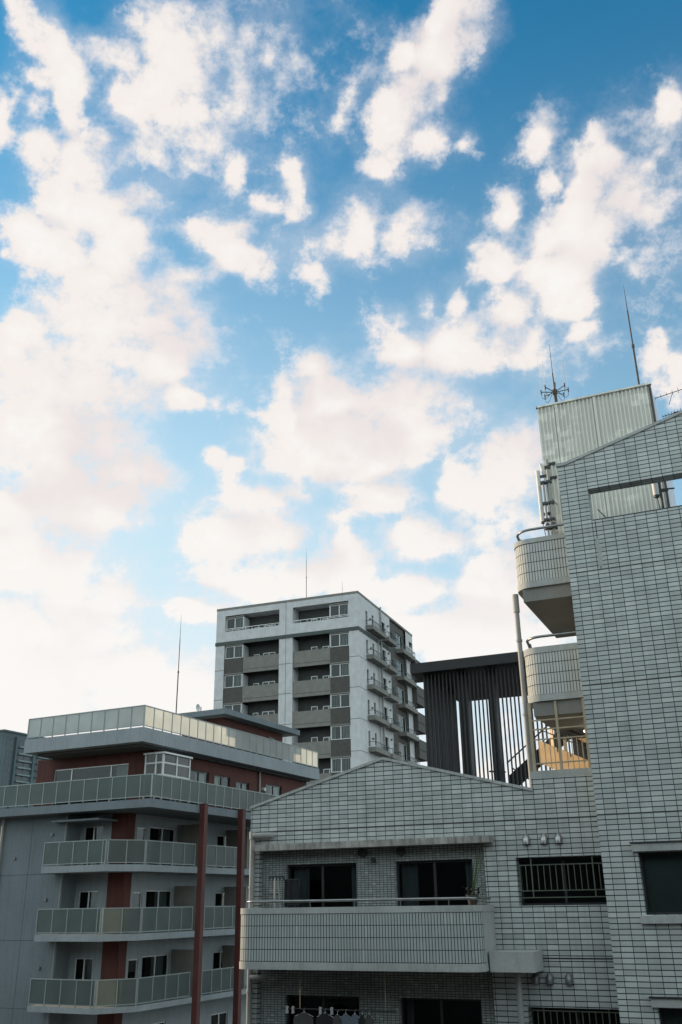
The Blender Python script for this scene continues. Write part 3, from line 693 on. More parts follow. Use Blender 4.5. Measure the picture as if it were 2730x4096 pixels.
for z in (5.9, 4.1): m.tube([(-5.06, 22.35, z+0.03), (-5.06, 22.35, z-0.03)], 0.075, 12)
m.build('downpipe', 'pvc')
# caged stair opening below
m = MB(T); m.strip([(-5.0, 24.0), (-5.0, 22.0), (-3.5, 22.0)], 2.57, 2.735, smooth=False, thick=0.16); m.build('landing_sill', 'concrete')
m = MB(T)
for x, w in ((-4.90, 0.035), (-4.28, 0.028), (-3.64, 0.03)): m.box(front(22.02), x-w, x+w, 0.0, 0.06, 2.737, 4.30)
for z in (3.88, 3.67, 3.44, 2.90): m.box(front(22.02), -4.86, -3.62, 0.012, 0.046, z-0.014, z+0.014)
for x in (-4.75, -4.62, -4.5, -4.40, -4.12, -4.0, -3.88, -3.76): m.box(front(22.02), x-0.008, x+0.008, 0.02, 0.036, 2.74, 3.44)
m.build('stair_cage', 'beige_bar')
m = MB(T); m.slab([(-5.0, 22.16), (-3.5, 22.16), (-3.5, 27.5), (-5.0, 27.5)], 2.35, 2.56); m.build('landing_floor', 'soffit')
# stair flights inside, running down to the right
def flight(x0, y0, z0, x1, y1, z1, w, name='stair_flight'):
    m = MB(T); dx, dy = x1-x0, y1-y0; l = math.hypot(dx, dy); ux, uy = dx/l, dy/l
    F = Fr(x0, y0, ux, uy, -uy, ux)
    k = 9
    for i in range(k):
        a, b = l*i/k, l*(i+1)/k; z = z0 + (z1-z0)*(i+1)/k
        m.box(F, a, b, 0.06, w, z-0.20, z)
    fl = m.build(name, 'soffit_dark')
    s = MB(T); s.prism([(0, z0-0.28), (l, z1-0.28), (l, z1+0.30), (0, z0+0.30)], 0.0, 0.055, F); s.build('stringer', 'fin_warm', fl)
    h = MB(T); h.tube([F(0, 0.0, z0+0.88), F(l, 0.0, z1+0.88)], 0.022, 8)
    h.tube([F(0, 0.0, z0+0.60), F(l, 0.0, z1+0.60)], 0.014, 8)
    for i in range(6): h.tube([F(l*(i+.5)/6, 0.0, z0+(z1-z0)*(i+.5)/6+0.2), F(l*(i+.5)/6, 0.0, z0+(z1-z0)*(i+.5)/6+0.88)], 0.012, 6)
    h.build('handrail', 'steel_dark', fl)
flight(-5.35, 24.75, 3.55, -3.3, 24.0, 2.52, 1.0)
flight(-5.35, 26.3, 4.75, -3.3, 25.6, 3.55, 1.0)
m = MB(T); m.box(front(26.2), -4.72, -4.42, 0.0, 0.3, 2.0, 4.6); m.build('stair_post', 'soffit_dark')
m = MB(T)
for i in range(9):
    x = -5.62 + i*0.36; c, n_ = math.cos(R(40)), math.sin(R(40))
    m.box(Fr(x, 27.9, c, -n_, n_, c), -0.06, 0.06, 0.0, 0.03, 2.0, 5.2)
m.build('fin_screen', 'fin_warm')
m = MB(T); m.box(ID, -5.0, -3.5, 26.0, 27.5, 4.75, 4.95); m.build('landing_floor', 'soffit')
lamp = MB(T); lamp.tube([(-4.02, 24.0, 3.86), (-3.52, 24.0, 3.86)], 0.028, 10); lamp.build('tube_lamp', 'lamp')

# ---- corrugated roof enclosure on the tower
def corrugated(F, u0, u1, z0, z1, pitch=0.11, d=0.045):
    m = MB(T); k = int((u1-u0)/pitch); p = (u1-u0)/k; pts = []
    for i in range(k):
        a = u0 + i*p; pts += [(a, 0), (a+p*0.38, 0), (a+p*0.5, d), (a+p*0.88, d)]
    pts.append((u1, 0))
    for (a, n0), (b, n1) in zip(pts, pts[1:]): m.face([F(a, n0, z0), F(b, n1, z0), F(b, n1, z1), F(a, n0, z1)])
    return m
enc = corrugated(front(25.0), -4.50, -1.27, 7.3, 13.58).build('roof_enclosure', 'corr')
m = MB(T); m.box(right(-1.23), 25.05, 29.0, 0.0, 0.03, 7.3, 13.58); m.build('enclosure_side', 'pale_panel')
m = MB(T); m.box(front(24.96), -1.29, -1.225, 0.0, 0.09, 7.3, 13.6); m.build('corner_trim', 'corr_dark')
m = MB(T)
for x in (-3.94, -2.83): m.box(front(24.975), x-0.04, x+0.04, 0.0, 0.02, 7.3, 13.57)
m.box(front(24.95), -4.53, -1.20, 0.0, 0.10, 13.58, 13.63)
m.box(Fr(-4.53, 0, 0, 1, 1, 0), 24.95, 29.0, 0.0, 0.05, 13.58, 13.63)
m.build('enclosure_trim', 'corr')
m = MB(T); m.slab([(-4.5, 25.05), (-1.25, 25.05), (-1.25, 29), (-4.5, 29)], 13.5, 13.56); m.box(Fr(-4.5, 0, 0, 1, 1, 0), 25.05, 29.0, 0.0, 0.03, 7.3, 13.5); m.build('enclosure_roof', 'corr')
m = MB(T); m.box(front(24.97), -4.10, -3.92, 0.0, 0.03, 9.9, 10.7); m.build('enclosure_patch', 'corr')
# the bright reflecting patches on the ribs are painted in the cladding's colour

# ------------------------------------------------------------------ red-brown apartment building with glass balconies, left
Lb = Root('balcony_apartment_building', 'grey and red-brown apartment building with frosted glass balconies and two red columns', 'building', 26.14, -29.0, 37.0)
def glass_rail(F, u0, u1, z0, z1, k, name='balcony_rail', glass='frosted_green', ends=True, frame='rail_grey', us=None):
    m = MB(Lb); us = us or [u0 + (u1-u0)*i/k for i in range(k+1)]
    for i, u in enumerate(us):
        if not ends and i in (0, len(us)-1): continue
        m.box(F, u-0.022, u+0.022, -0.02, 0.03, z0-0.05, z1-0.045)
    m.box(F, us[0]-0.022, us[-1]+0.022, -0.025, 0.035, z1-0.042, z1); m.box(F, us[0]-0.02, us[-1]+0.02, -0.015, 0.025, z0, z0+0.035)
    r = m.build(name, frame)
    for a, b in zip(us, us[1:]):
        g = MB(Lb); g.box(F, a+0.024, b-0.024, 0.0, 0.012, z0+0.037, z1-0.044); g.build('glass_panel', glass, r)
    return r
FL, SX = front(35.0), right(-27.46)
ML = right(-26.8)
# roof terrace slab
m = MB(Lb); m.slab([(-34.65, 35.0), (-27.46, 35.0), (-27.46, 52.4), (-34.65, 52.4)], 6.98, 7.63); m.build('roof_slab', 'render_pale')
m = MB(Lb); m.slab([(-34.2, 35.5), (-27.9, 35.5), (-27.9, 52), (-34.2, 52)], 6.86, 6.976); m.build('roof_soffit', 'mrecess')
glass_rail(front(35.06), 0, 0, 7.70, 8.65, 0, 'roof_rail', 'frosted', us=[-34.57, -33.77, -32.98, -32.19, -31.39, -30.6, -29.82, -29.02, -28.24, -27.50])
glass_rail(right(-27.52), 35.10, 52.3, 7.70, 8.65, 24, 'roof_rail', 'frosted')
# terrace level below the roof
m = MB(Lb); m.slab([(-37.4, 35.0), (-26.8, 35.0), (-26.8, 53.0), (-37.4, 53.0)], 4.07, 4.43); m.build('terrace_slab', 'render')
glass_rail(front(35.05), 0, 0, 4.52, 5.51, 0, us=[-37.3, -36.45, -35.61, -34.8, -33.98, -33.15, -32.33, -31.51, -30.69, -29.87, -29.05, -28.23, -27.45, -26.83])
glass_rail(right(-26.86), 35.10, 49.0, 4.52, 5.51, 19)
# red-brown storey under the roof
Fr1, Sr1 = front(36.8), right(-28.15)
HW = [(-34.24, -29.62, 4.50, 6.36)]
HS = [(39.8, 41.5, 4.5, 6.30), (42.0, 43.5, 4.95, 6.28), (44.1, 45.4, 5.35, 6.15), (47.2, 49.0, 4.9, 6.32)]
m = MB(Lb); m.wall(Fr1, -35.38, -28.15, 4.43, 6.90, HW); m.wall(Sr1, 36.8, 52.0, 4.43, 6.90, HS)
for h in HW: m.reveal(Fr1, h, 0, 0.12)
for h in HS: m.reveal(Sr1, h, 0, 0.12)
m.face([(-35.38, 36.8, 4.43), (-35.38, 52, 4.43), (-35.38, 52, 6.9), (-35.38, 36.8, 6.9)])
m.build('terrace_wall', 'red')
window(Lb, Fr1, -34.24, -29.62, 4.5, 6.36, n=0.05, splits=(0.24, 0.77), frame='alu_light', pane='pane_dim', depth=3.0, curtains=((0.80, 0.985),), cmat='curtain_light', name='terrace_window')
for i, h in enumerate(HS): window(Lb, Sr1, *h, n=0.05, splits=(0.5,), frame='alu', depth=1.6, curtains=((0.5, 0.96),) if i != 1 else ((0.05, 0.5),), cmat='curtain_light')
m = MB(Lb); m.tube([(-28.08, 46.4, 4.43), (-28.08, 46.4, 6.9)], 0.06, 10); m.build('downpipe', 'pvc')
m = MB(Lb); m.tube([(-27.95, 45.9+0.9, 5.95), (-28.15, 46.8, 5.95)], 0.10, 12); m.build('wall_lamp', 'white_plastic')
# glazed porch at the corner of the red storey
m = MB(Lb); x0, x1, y0, y1 = -28.35, -27.35, 36.50, 38.6
for x, y in ((x0, y0), (x1, y0), (x1, y1), ((x0+x1)/2+0.1, y0), (x1, (y0+y1)/2)): m.box(ID, x-0.04, x+0.04, y-0.04, y+0.04, 4.43, 6.60)
for z in (5.65, 6.20): m.box(ID, x0+.04, x1-.04, y0-0.03, y0+0.03, z-0.035, z+0.035); m.box(ID, x1-0.03, x1+0.03, y0+.04, y1-.04, z-0.035, z+0.035)
p = m.build('glazed_porch', 'white_frame')
m = MB(Lb); m.slab([(x0-0.1, y0-0.1), (x1+0.12, y0-0.1), (x1+0.12, y1+0.1), (x0-0.1, y1+0.1)], 6.602, 6.68); m.build('porch_roof', 'white_frame', p)
m = MB(Lb); m.quad(front(y0), x0, x1, 4.45, 6.6); m.quad(right(x1), y0, y1, 4.45, 6.6); m.build('pane', 'pane', p)
# lower storeys
m = MB(Lb); m.wall(front(35.9), -40.0, -32.2, B0, 4.07); m.wall(right(-32.2), 35.9, 36.8, B0, 4.07); m.build('end_wall', 'render')
m = MB(Lb); m.tube([(-36.2, 35.78, 4.07), (-36.2, 35.78, B0)], 0.07, 10); m.tube([(-32.25, 35.83, 4.07), (-32.25, 35.83, B0)], 0.035, 8); m.build('downpipe', 'pvc')
m = MB(Lb); m.box(ID, -40.0, -32.6, 36.2, 50.0, B0, 4.06); m.build('core', 'render')
m = MB(Lb)
for z in (1.46, -1.37, -4.15): m.box(front(35.9), -40.0, -32.2, -0.006, -0.001, z-0.012, z+0.012)
for x in (-34.4,): m.box(front(35.9), x-0.010, x+0.010, -0.005, -0.001, B0, 4.07)
m.build('wall_joint', 'mrecess')
for x, z in ((-33.1, 3.2), (-33.1, 0.35), (-33.1, -2.5), (-35.3, 2.2)):
    m = MB(Lb); m.tube([(x, 35.9, z), (x, 35.82, z)], 0.075, 12); m.build('wall_vent', 'hood_dark')
Fi, Si = front(36.8), right(-29.42)
LV = [(1.75, 2.80, 1.46), (-1.10, -0.03, -1.37), (-3.92, -2.845, -4.15), (-6.75, -5.68, -6.98)]
hf, hs = [], []
for i in range(4):
    zf = LV[i][0]
    hf.append((-32.0 + (0.12 if i == 2 else 0), -30.85, zf+0.02, zf+1.80))
    hs += [(37.55, 38.25, zf+0.35, zf+1.72), (38.55, 40.6, zf+0.02, zf+1.80), (44.4, 45.9, zf+0.02, zf+1.72), (48.5, 50.0, zf+0.02, zf+1.72)]
m = MB(Lb); m.wall(Fi, -32.2, -30.32, B0, 4.07, hf); m.wall(Si, 37.35, 52.0, B0, 4.07, hs)
for h in hf: m.reveal(Fi, h, 0, 0.1)
for h in hs: m.reveal(Si, h, 0, 0.1)
m.build('balcony_wall', 'render_pale')
m = MB(Lb); m.wall(Fi, -30.32, -29.42, B0, 4.07, n=-0.02); m.wall(right(-29.40), 36.78, 37.35, B0, 4.07); m.build('red_corner_panel', 'red')
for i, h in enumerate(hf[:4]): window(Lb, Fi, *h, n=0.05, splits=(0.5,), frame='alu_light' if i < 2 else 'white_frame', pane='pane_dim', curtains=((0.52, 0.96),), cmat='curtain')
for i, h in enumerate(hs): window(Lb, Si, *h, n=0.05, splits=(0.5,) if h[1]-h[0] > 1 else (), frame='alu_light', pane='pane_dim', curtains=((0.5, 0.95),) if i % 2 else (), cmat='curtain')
for i, (zf, zt, zs) in enumerate(LV):
    poly = [(-32.75, 35.0), (-29.1, 35.0), (-27.98, 36.4), (-27.98, 53.0), (-29.4, 53.0), (-29.4, 36.75), (-32.15, 36.75), (-32.75, 36.75)]
    m = MB(Lb); m.slab(poly, zs, zf); m.build('balcony_slab', 'render_pale')
    if i == 3: continue
    glass_rail(front(35.04), -32.72, -29.13, zf+0.06, zt, 4 if i == 9 else 5, ends=True, us=[-32.72, -31.84, -30.99, -30.13, -29.3, -29.12])
    dx, dy = 1.10, 1.38; l = math.hypot(dx, dy)
    glass_rail(Fr(-29.09, 35.06, dx/l, dy/l, -dy/l, dx/l), 0.06, l-0.04, zf+0.06, zt, 2)
    glass_rail(right(-28.02), 36.50, 40.35, zf+0.06, zt, 4, us=[36.5, 37.55, 38.5, 39.45, 40.35])
    glass_rail(right(-28.02), 41.35, 44.7, zf+0.06, zt, 4)
    glass_rail(right(-28.02), 45.8, 47.6, zf+0.06, zt, 2)
    if i < 3:
        for y in (40.75, 45.2): m = MB(Lb); m.box(ID, -29.4, -28.06, y, y+0.08, zf, zf+2.0); m.build('balcony_partition', 'mtaupe')
m = MB(Lb); m.slab([(-32.75, 35.35), (-29.95, 35.35), (-29.95, 36.75), (-32.75, 36.75)], 3.70, 3.78); m.build('window_canopy', 'render')
for y in (38.95, 42.35):
    m = MB(Lb); m.box(ID, -26.78, -26.50, y-0.14, y+0.14, B0, 4.5); m.build('red_column', 'red_col')
# machine room on the roof
m = MB(Lb); m.slab([(-31.4, 42.0), (-27.61, 42.0), (-27.61, 50.2), (-31.4, 50.2)], 9.37, 9.66); m.build('machine_room_roof', 'render')
m = MB(Lb); m.wall(front(42.9), -31.0, -28.3, 7.63, 9.37); m.wall(right(-28.3), 42.9, 49.3, 7.63, 9.37); m.build('machine_room_wall', 'red')
m = MB(Lb); m.tube([(-28.2, 48.2, 7.64), (-28.2, 48.2, 8.9), (-28.2, 47.6, 8.95)], 0.035, 8); m.build('vent_pipe', 'pvc')

# ------------------------------------------------------------------ tall grey apartment block, middle distance
Mb = Root('tall_apartment_block', 'pale grey high apartment block with dark recessed balconies and small planter balconies on its side', 'building', 20.99, -36.6, 88.0)
MF, MS = front(80.0), right(-29.12)
X0, X1, ZT = -44.16, -29.12, 27.4
fl = [22.22 - 2.86*i for i in range(12)]                     # parapet tops of the typical floors
bays = [(-43.2, -37.28), (-35.87, -30.08)]
m = MB(Mb)
openings = [(-43.2, -37.28, 24.98, 26.58), (-35.87, -30.08, 24.98, 26.58)]
m.wall(MF, X0, X1, 23.95, 27.2, openings)
for h in openings: m.reveal(MF, h, 0, 1.4)
for a, b in ((X0, -43.2), (-37.28, -35.87), (-30.08, X1)): m.wall(MF, a, b, B0, 23.6)
for x, d in ((-43.2, 1), (-37.28, -1), (-35.87, 1), (-30.08, -1)): m.face([(x, 80, B0), (x, 81.4, B0), (x, 81.4, 23.6), (x, 80, 23.6)])
sh = []
for i in range(11):
    zb = 24.55 - 2.86*i
    sh += [(82.10, 82.62, zb+0.10, zb+1.50), (83.88, 84.42, zb+0.45, zb+1.55), (86.45, 87.85, zb+0.05, zb+1.65)]
m.wall(MS, 80.0, 89.4, B0, 27.2, sh)
for h in sh: m.reveal(MS, h, 0, 0.25)
m.wall(MS, 94.8, 97.3, B0, 25.75); m.wall(MS, 94.8, 97.3, 26.35, 27.2); m.wall(MS, 94.8, 96.0, 25.75, 26.35)
m.face([(X0, 97.3, B0), (X0, 80, B0), (X0, 80, 27.2), (X0, 97.3, 27.2)]); m.face([(X0, 97.3, B0), (X1, 97.3, B0), (X1, 97.3, 27.2), (X0, 97.3, 27.2)])
m.build('outer_wall', 'mwall')
m = MB(Mb); m.slab([(X0-0.02, 79.97), (X1+0.03, 79.97), (X1+0.03, 97.33), (X0-0.02, 97.33)], 27.2, 27.42); m.build('roof_edge', 'mtaupe')
m = MB(Mb); m.box(MF, X0-0.05, X1, -0.06, 0.0, 23.60, 23.945); m.box(MS, 79.94, 89.4, -0.06, 0.0, 23.60, 23.945); m.build('cornice_band', 'mband')
m = MB(Mb)
for z in [22.22 - 1.1 - 2.86*i for i in range(11)]:
    for a, b in ((X0, -43.2), (-37.28, -35.87), (-30.08, X1)): m.box(MF, a, b, -0.006, 0.0, z-0.03, z+0.03)
    m.box(MS, 80.0, 82.0, -0.006, 0.0, z-0.03, z+0.03)
m.box(MF, -36.60, -36.55, -0.006, 0.0, B0, 27.2)
m.build('wall_joint', 'mtaupe')
# recess behind the balconies
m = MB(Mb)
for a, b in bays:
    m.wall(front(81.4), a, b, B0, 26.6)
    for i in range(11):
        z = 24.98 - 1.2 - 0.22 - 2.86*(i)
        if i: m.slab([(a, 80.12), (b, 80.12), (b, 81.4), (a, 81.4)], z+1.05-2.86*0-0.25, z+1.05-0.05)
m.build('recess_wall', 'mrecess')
def mwindow(F, u0, u1, z0, z1, n, cur, frame='white_frame', cm='curtain_light', name='window'):
    return window(Mb, F, u0, u1, z0, z1, n=n, splits=(0.5,), frame=frame, fw=0.07, pane='pane', depth=1.2, curtains=cur, cmat=cm, name=name, room=False)
rnd = random.Random(3)
for i in range(-1, 9):
    zt = 22.22 - 2.86*i                                        # parapet top of this floor
    top = i < 0
    if not top:
        for (a, b, bay) in ((-43.2, -37.28, 'l'), (-35.87, -30.08, 'r')):
            d0, d1 = (a, -41.17) if bay == 'l' else (-32.03, b)
            t0, t1 = (-41.17, b) if bay == 'l' else (a, -32.03)
            m = MB(Mb); m.box(MF, t0, t1, 0.10, 0.25, zt-1.52, zt); m.build('balcony_parapet', 'mtaupe')
            m = MB(Mb); m.box(MF, d0+0.005, d1-0.005, 0.06, 0.25, zt-1.48, zt-0.04); m.build('spandrel', 'mdark')
            m = MB(Mb); m.box(MF, t0, t1, 0.092, 0.10, zt-1.20, zt-1.16); m.build('parapet_groove', 'mdark')
    else:
        zt = 24.98
        m = MB(Mb)
        for a, b in bays:
            m.box(MF, a+0.05, b-0.05, 0.03, 0.07, 25.22, 25.27)
            for k in range(9): u = a + 0.1 + (b-a-0.2)*k/8; m.box(MF, u-0.02, u+0.02, 0.035, 0.065, 24.98, 25.22)
        m.build('balcony_rail', 'alu_light')
    # bay windows at the bays' outer ends, and glazing in the recess
    for (d0, d1) in ((-43.1, -41.2), (-32.0, -30.12)):
        c = rnd.choice((((0.05, 0.5),), ((0.5, 0.95),), ((0.05, 0.95),), ((0.52, 0.95), (0.05, 0.2))))
        z0 = zt + (0.02 if not top else 0.12)
        w = mwindow(MF, d0, d1, z0, z0+1.22, 0.10, c, cm=rnd.choice(('curtain_light', 'curtain', 'curtain_light')))
        s = MB(Mb); s.box(MF, d0, d1, 0.3, 0.9, z0-0.02, z0+1.4); s.build('bay_inside', 'mrecess', w)
        e = d1 if d0 < -40 else d0
        s = MB(Mb); s.box(MF, e-0.05, e+0.05, 0.05, 1.3, z0, z0+1.24); s.build('bay_corner', 'white_frame', w)
        s = MB(Mb); s.box(MF, d0-0.05, d1+0.05, 0.0, 0.3, z0+1.25, z0+1.36); s.build('bay_head', 'mtaupe', w)
    Fq = front(81.32)
    for (a, b, z0, z1) in ((-34.5, -33.85, -0.95, 0.62), (-33.3, -32.1, -0.95, 0.55), (-40.6, -40.0, -0.95, 0.5), (-39.6, -38.3, -0.95, 0.55), (-37.9, -37.4, -0.9, 0.6)):
        window(Mb, Fq, a, b, zt+z0, zt+z1, n=0.0, splits=(0.5,) if b-a > 1 else (), frame='alu_light', fw=0.06, pane='pane_dim', depth=0.5, room=False,
               curtains=((0.1, 0.9),) if rnd.random() < 0.45 else (), cmat='curtain', name='balcony_door')
# side face: windows, planter balconies, drainpipe, dark bay
def planter(F, u0, u1, z, d=0.75):
    m = MB(Mb); m.prism([(u0, z), (u1, z), (u1, z+0.42), (u0, z+0.42)], -d, 0.0, F)
    p = m.build('planter_balcony', 'mtaupe')
    r = MB(Mb)
    for nn in (-d+0.03,):
        r.box(F, u0, u1, nn-0.02, nn+0.02, z+0.86, z+0.90)
        k = int((u1-u0)/0.28)
        for i in range(k+1): u = u0+0.03+(u1-u0-0.06)*i/k; r.box(F, u-0.015, u+0.015, nn-0.012, nn+0.012, z+0.42, z+0.86)
    for u in (u0+0.02, u1-0.02): r.box(F, u-0.02, u+0.02, -d+0.05, 0.0, z+0.86, z+0.90)
    r.build('railing', 'steel_dark', p)
for i in range(9):
    zb = 24.55 - 2.86*i
    if zb < -2: break
    for j, (a, b, z0, z1) in enumerate(sh[3*i:3*i+3]):
        window(Mb, MS, a, b, z0, z1, n=0.12, splits=(0.5,) if j == 2 else (), frame='alu', fw=0.05, pane='pane', depth=0.8, curtains=((0.1, 0.5),) if j == 2 else (), cmat='curtain_light')
    planter(MS, 82.0, 86.0, zb-0.42); planter(MS, 86.7, 89.4, zb-0.42)
    for u, z in ((83.2, zb+0.9), (88.6, zb+1.6)): m = MB(Mb); m.tube([MS(u, 0, z), MS(u, -0.16, z)], 0.10, 10); m.build('vent_hood', 'hood_dark')
m = MB(Mb); m.tube([(-28.98, 86.15, B0), (-28.98, 86.15, 27.5)], 0.09, 8); m.tube([(-28.98, 85.2, B0), (-28.98, 85.2, 24.1)], 0.05, 8); m.build('downpipe', 'pvc')
DB = right(-29.30)
dh = []
for i in range(11):
    zb = 24.55 - 2.86*i
    dh += [(89.55, 90.75, zb+0.85, zb+1.40), (91.6, 94.5, zb+0.0, zb+1.85)]
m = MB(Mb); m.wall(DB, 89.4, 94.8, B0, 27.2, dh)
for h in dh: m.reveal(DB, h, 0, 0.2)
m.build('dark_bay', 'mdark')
for i in range(9):
    zb = 24.55 - 2.86*i
    if zb < -2: break
    window(Mb, DB, *dh[2*i], n=0.1, splits=(), frame='white_frame', fw=0.06, pane='pane', depth=0.6, room=True)
    window(Mb, DB, *dh[2*i+1], n=0.1, splits=(0.33, 0.66), frame='white_frame', fw=0.07, pane='pane', depth=1.0, curtains=((0.05, 0.3), (0.7, 0.95)), cmat='curtain_light')
    planter(DB, 91.9, 96.2, zb-0.42, 0.8)
    m = MB(Mb); m.box(MS, 96.4, 99.5, -0.55, 1.0, zb-2.05, zb-0.10); m.box(MS, 96.4, 99.5, -0.60, -0.55, zb-1.15, zb-1.10); m.build('rear_balcony', 'mdark')
m = MB(Mb); m.tube([(-28.75, 93.2, B0), (-28.75, 93.2, 25.0)], 0.03, 6); m.build('drain_pipe', 'grille')

# ------------------------------------------------------------------ dark louvred stair tower
Kb = Root('louvred_stair_tower', 'black steel stair tower screened by tall vertical fins under a flat overhanging roof', 'stair tower', 23.66, -10.0, 40.5)
m = MB(Kb); m.slab([(-13.34, 37.6), (-5.0, 37.6), (-5.0, 44.6), (-13.34, 44.6)], 9.06, 9.48); m.build('roof', 'black')
m = MB(Kb)
for i in range(44):
    x = -12.88 + i*0.168
    m.box(front(38.0), x-0.029, x+0.029, 0.0, 0.05, B0, 9.055)
m.build('front_fin_screen', 'black')
m = MB(Kb)
for i in range(26):
    y = 38.2 + i*0.165
    m.box(ID, -12.92, -12.82, y-0.024, y+0.024, B0, 9.055)
m.build('side_fin_screen', 'black')
for a, b, y in ((-11.55, -11.20, 38.6), (-10.28, -9.95, 38.6), (-12.9, -12.7, 44.0), (-5.6, -5.3, 44.0)):
    m = MB(Kb); m.box(ID, a, b, y, y+0.35, B0, 9.055); m.build('column', 'black')
def kflight(x0, z0, x1, z1, y):
    m = MB(Kb); F = front(y)
    m.prism([(x0, z0-0.75), (x1, z1-0.75), (x1, z1), (x0, z0)], 0.0, 0.06, F); s = m.build('stair_flight', 'black')
    h = MB(Kb); h.tube([F(x0, 0.0, z0+0.55), F(x1, 0.0, z1+0.55)], 0.03, 8); h.build('handrail', 'black', s)
kflight(-10.1, 4.85, -7.2, 7.05, 40.2); kflight(-10.2, 4.8, -7.2, 2.6, 41.6)
m = MB(Kb); m.slab([(-11.2, 39.6), (-9.9, 39.6), (-9.9, 42.8), (-11.2, 42.8)], 4.0, 4.2); m.build('landing', 'black')
m = MB(Kb); m.tube([(-10.75, 39.7, 5.05), (-10.05, 39.7, 4.98)], 0.035, 8); m.tube([(-10.55, 39.7, 5.20), (-10.15, 39.7, 4.62)], 0.035, 8); m.build('landing_rail', 'black')

# ------------------------------------------------------------------ far tower at the left edge
Fb = Root('distant_glass_tower', 'distant teal high-rise with stacked balconies beyond the left building', 'high-rise', 26.14, -137.0, 136.0)
m = MB(Fb); FX = right(-134.17); FF = front(130.0)
m.box(ID, -150.0, -134.17, 130.0, 150.0, B0, 30.4); m.slab([(-150.2, 129.8), (-133.9, 129.8), (-133.9, 150.2), (-150.2, 150.2)], 30.4, 30.7); m.build('wall', 'tealwall')
for i in range(8):
    z = 29.0 - 1.25*i
    for (a, b) in ((131.0, 131.7), (132.0, 132.7), (134.2, 135.4), (135.8, 137.2), (139.2, 140.2), (140.5, 141.6)): m = MB(Fb); m.box(FX, a, b, -0.02, 0.02, z-0.72, z); m.build('window', 'teal_dark')
    for (a, b) in ((-138.6, -137.6), (-136.6, -135.0)): m = MB(Fb); m.box(FF, a, b, -0.02, 0.02, z-0.72, z); m.build('window', 'teal_dark')
    for (a, b) in ((134.0, 137.4), (139.0, 141.8)): m = MB(Fb); m.box(FX, a, b, -0.5, -0.022, z-1.12, z-0.82); m.build('balcony', 'far_pale')
for a in (130.3, 133.3, 138.0, 142.5): m = MB(Fb); m.box(FX, a-0.25, a+0.25, -0.4, -0.001, B0, 29.8); m.build('pilaster', 'tealwall')

# ------------------------------------------------------------------ ground
m_ = bpy.data.meshes.new('ground'); m_.from_pydata([(-2500, -2500, 0), (2500, -2500, 0), (2500, 2500, 0), (-2500, 2500, 0)], [], [(0, 1, 2, 3)])
m_.materials.append(MT['asphalt']); g_ = bpy.data.objects.new('ground', m_); COL.objects.link(g_); g_['kind'] = 'structure'

# row of blocks added behind the camera, out of frame (seen only in the window glass): shades the lower storeys
c_, s_ = math.cos(R(23.66)), math.sin(R(23.66))
def own(x, y): return (x*c_ + y*s_, -x*s_ + y*c_)
vs, fs = [], []
for x0, x1, y0, y1, z1 in ((-60, -24, -16, -3.0, 21.0), (-23, 14, -16, -1.6, 21.0), (15, 50, -16, -2.4, 18.0)):
    k = len(vs)
    for z in (0, z1): vs += [(*own(x, y), z) for x, y in ((x0, y0), (x1, y0), (x1, y1), (x0, y1))]
    fs += [tuple(k+i for i in q) for q in ((4, 5, 6, 7), (0, 1, 5, 4), (1, 2, 6, 5), (2, 3, 7, 6), (3, 0, 4, 7))]
m_ = bpy.data.meshes.new('shade_row'); m_.from_pydata(vs, [], fs); m_.materials.append(MT['far_side'])
o_ = bpy.data.objects.new('shade_row', m_); COL.objects.link(o_); o_['kind'] = 'structure'

# ------------------------------------------------------------------ masts and antennas
def rod(label, h, x, y, z0, z1, r, group=None, steps=3):
    t = Root('lightning_rod', label, 'lightning rod', h, x, y, z0, group)
    L_ = z1 - z0
    m = MB(t); m.tube([(x, y, z0), (x, y, z0+L_*0.42)], r, 8); m.tube([(x, y, z0+L_*0.42), (x, y, z0+L_*0.75)], r*0.72, 8); m.build('mast', 'steel_dark')
    m = MB(t); m.tube([(x, y, z0+L_*0.75), (x, y, z1)], r*0.5, 6, r1=r*0.15); m.build('tip', 'steel_dark')
    m = MB(t); m.tube([(x, y, z0), (x, y, z0+0.12)], r*2.2, 8); m.tube([(x, y, z0+L_*0.42-0.05), (x, y, z0+L_*0.42+0.05)], r*1.5, 8); m.build('collar', 'steel_dark')
rod('tall dark lightning rod on the corrugated roof enclosure', 23.66, -1.55, 25.3, 13.56, 17.3, 0.030)
rod('long thin lightning rod standing on the roof of the red-brown building', 26.14, -31.1, 42.4, 9.66, 15.4, 0.035)
rod('tall slim lightning rod on the roof of the tall grey block', 20.99, -34.6, 80.4, 27.42, 32.7, 0.035)
rod('short hair-thin lightning rod near the roof corner of the tall grey block', 20.99, -30.8, 80.3, 27.42, 28.8, 0.018)

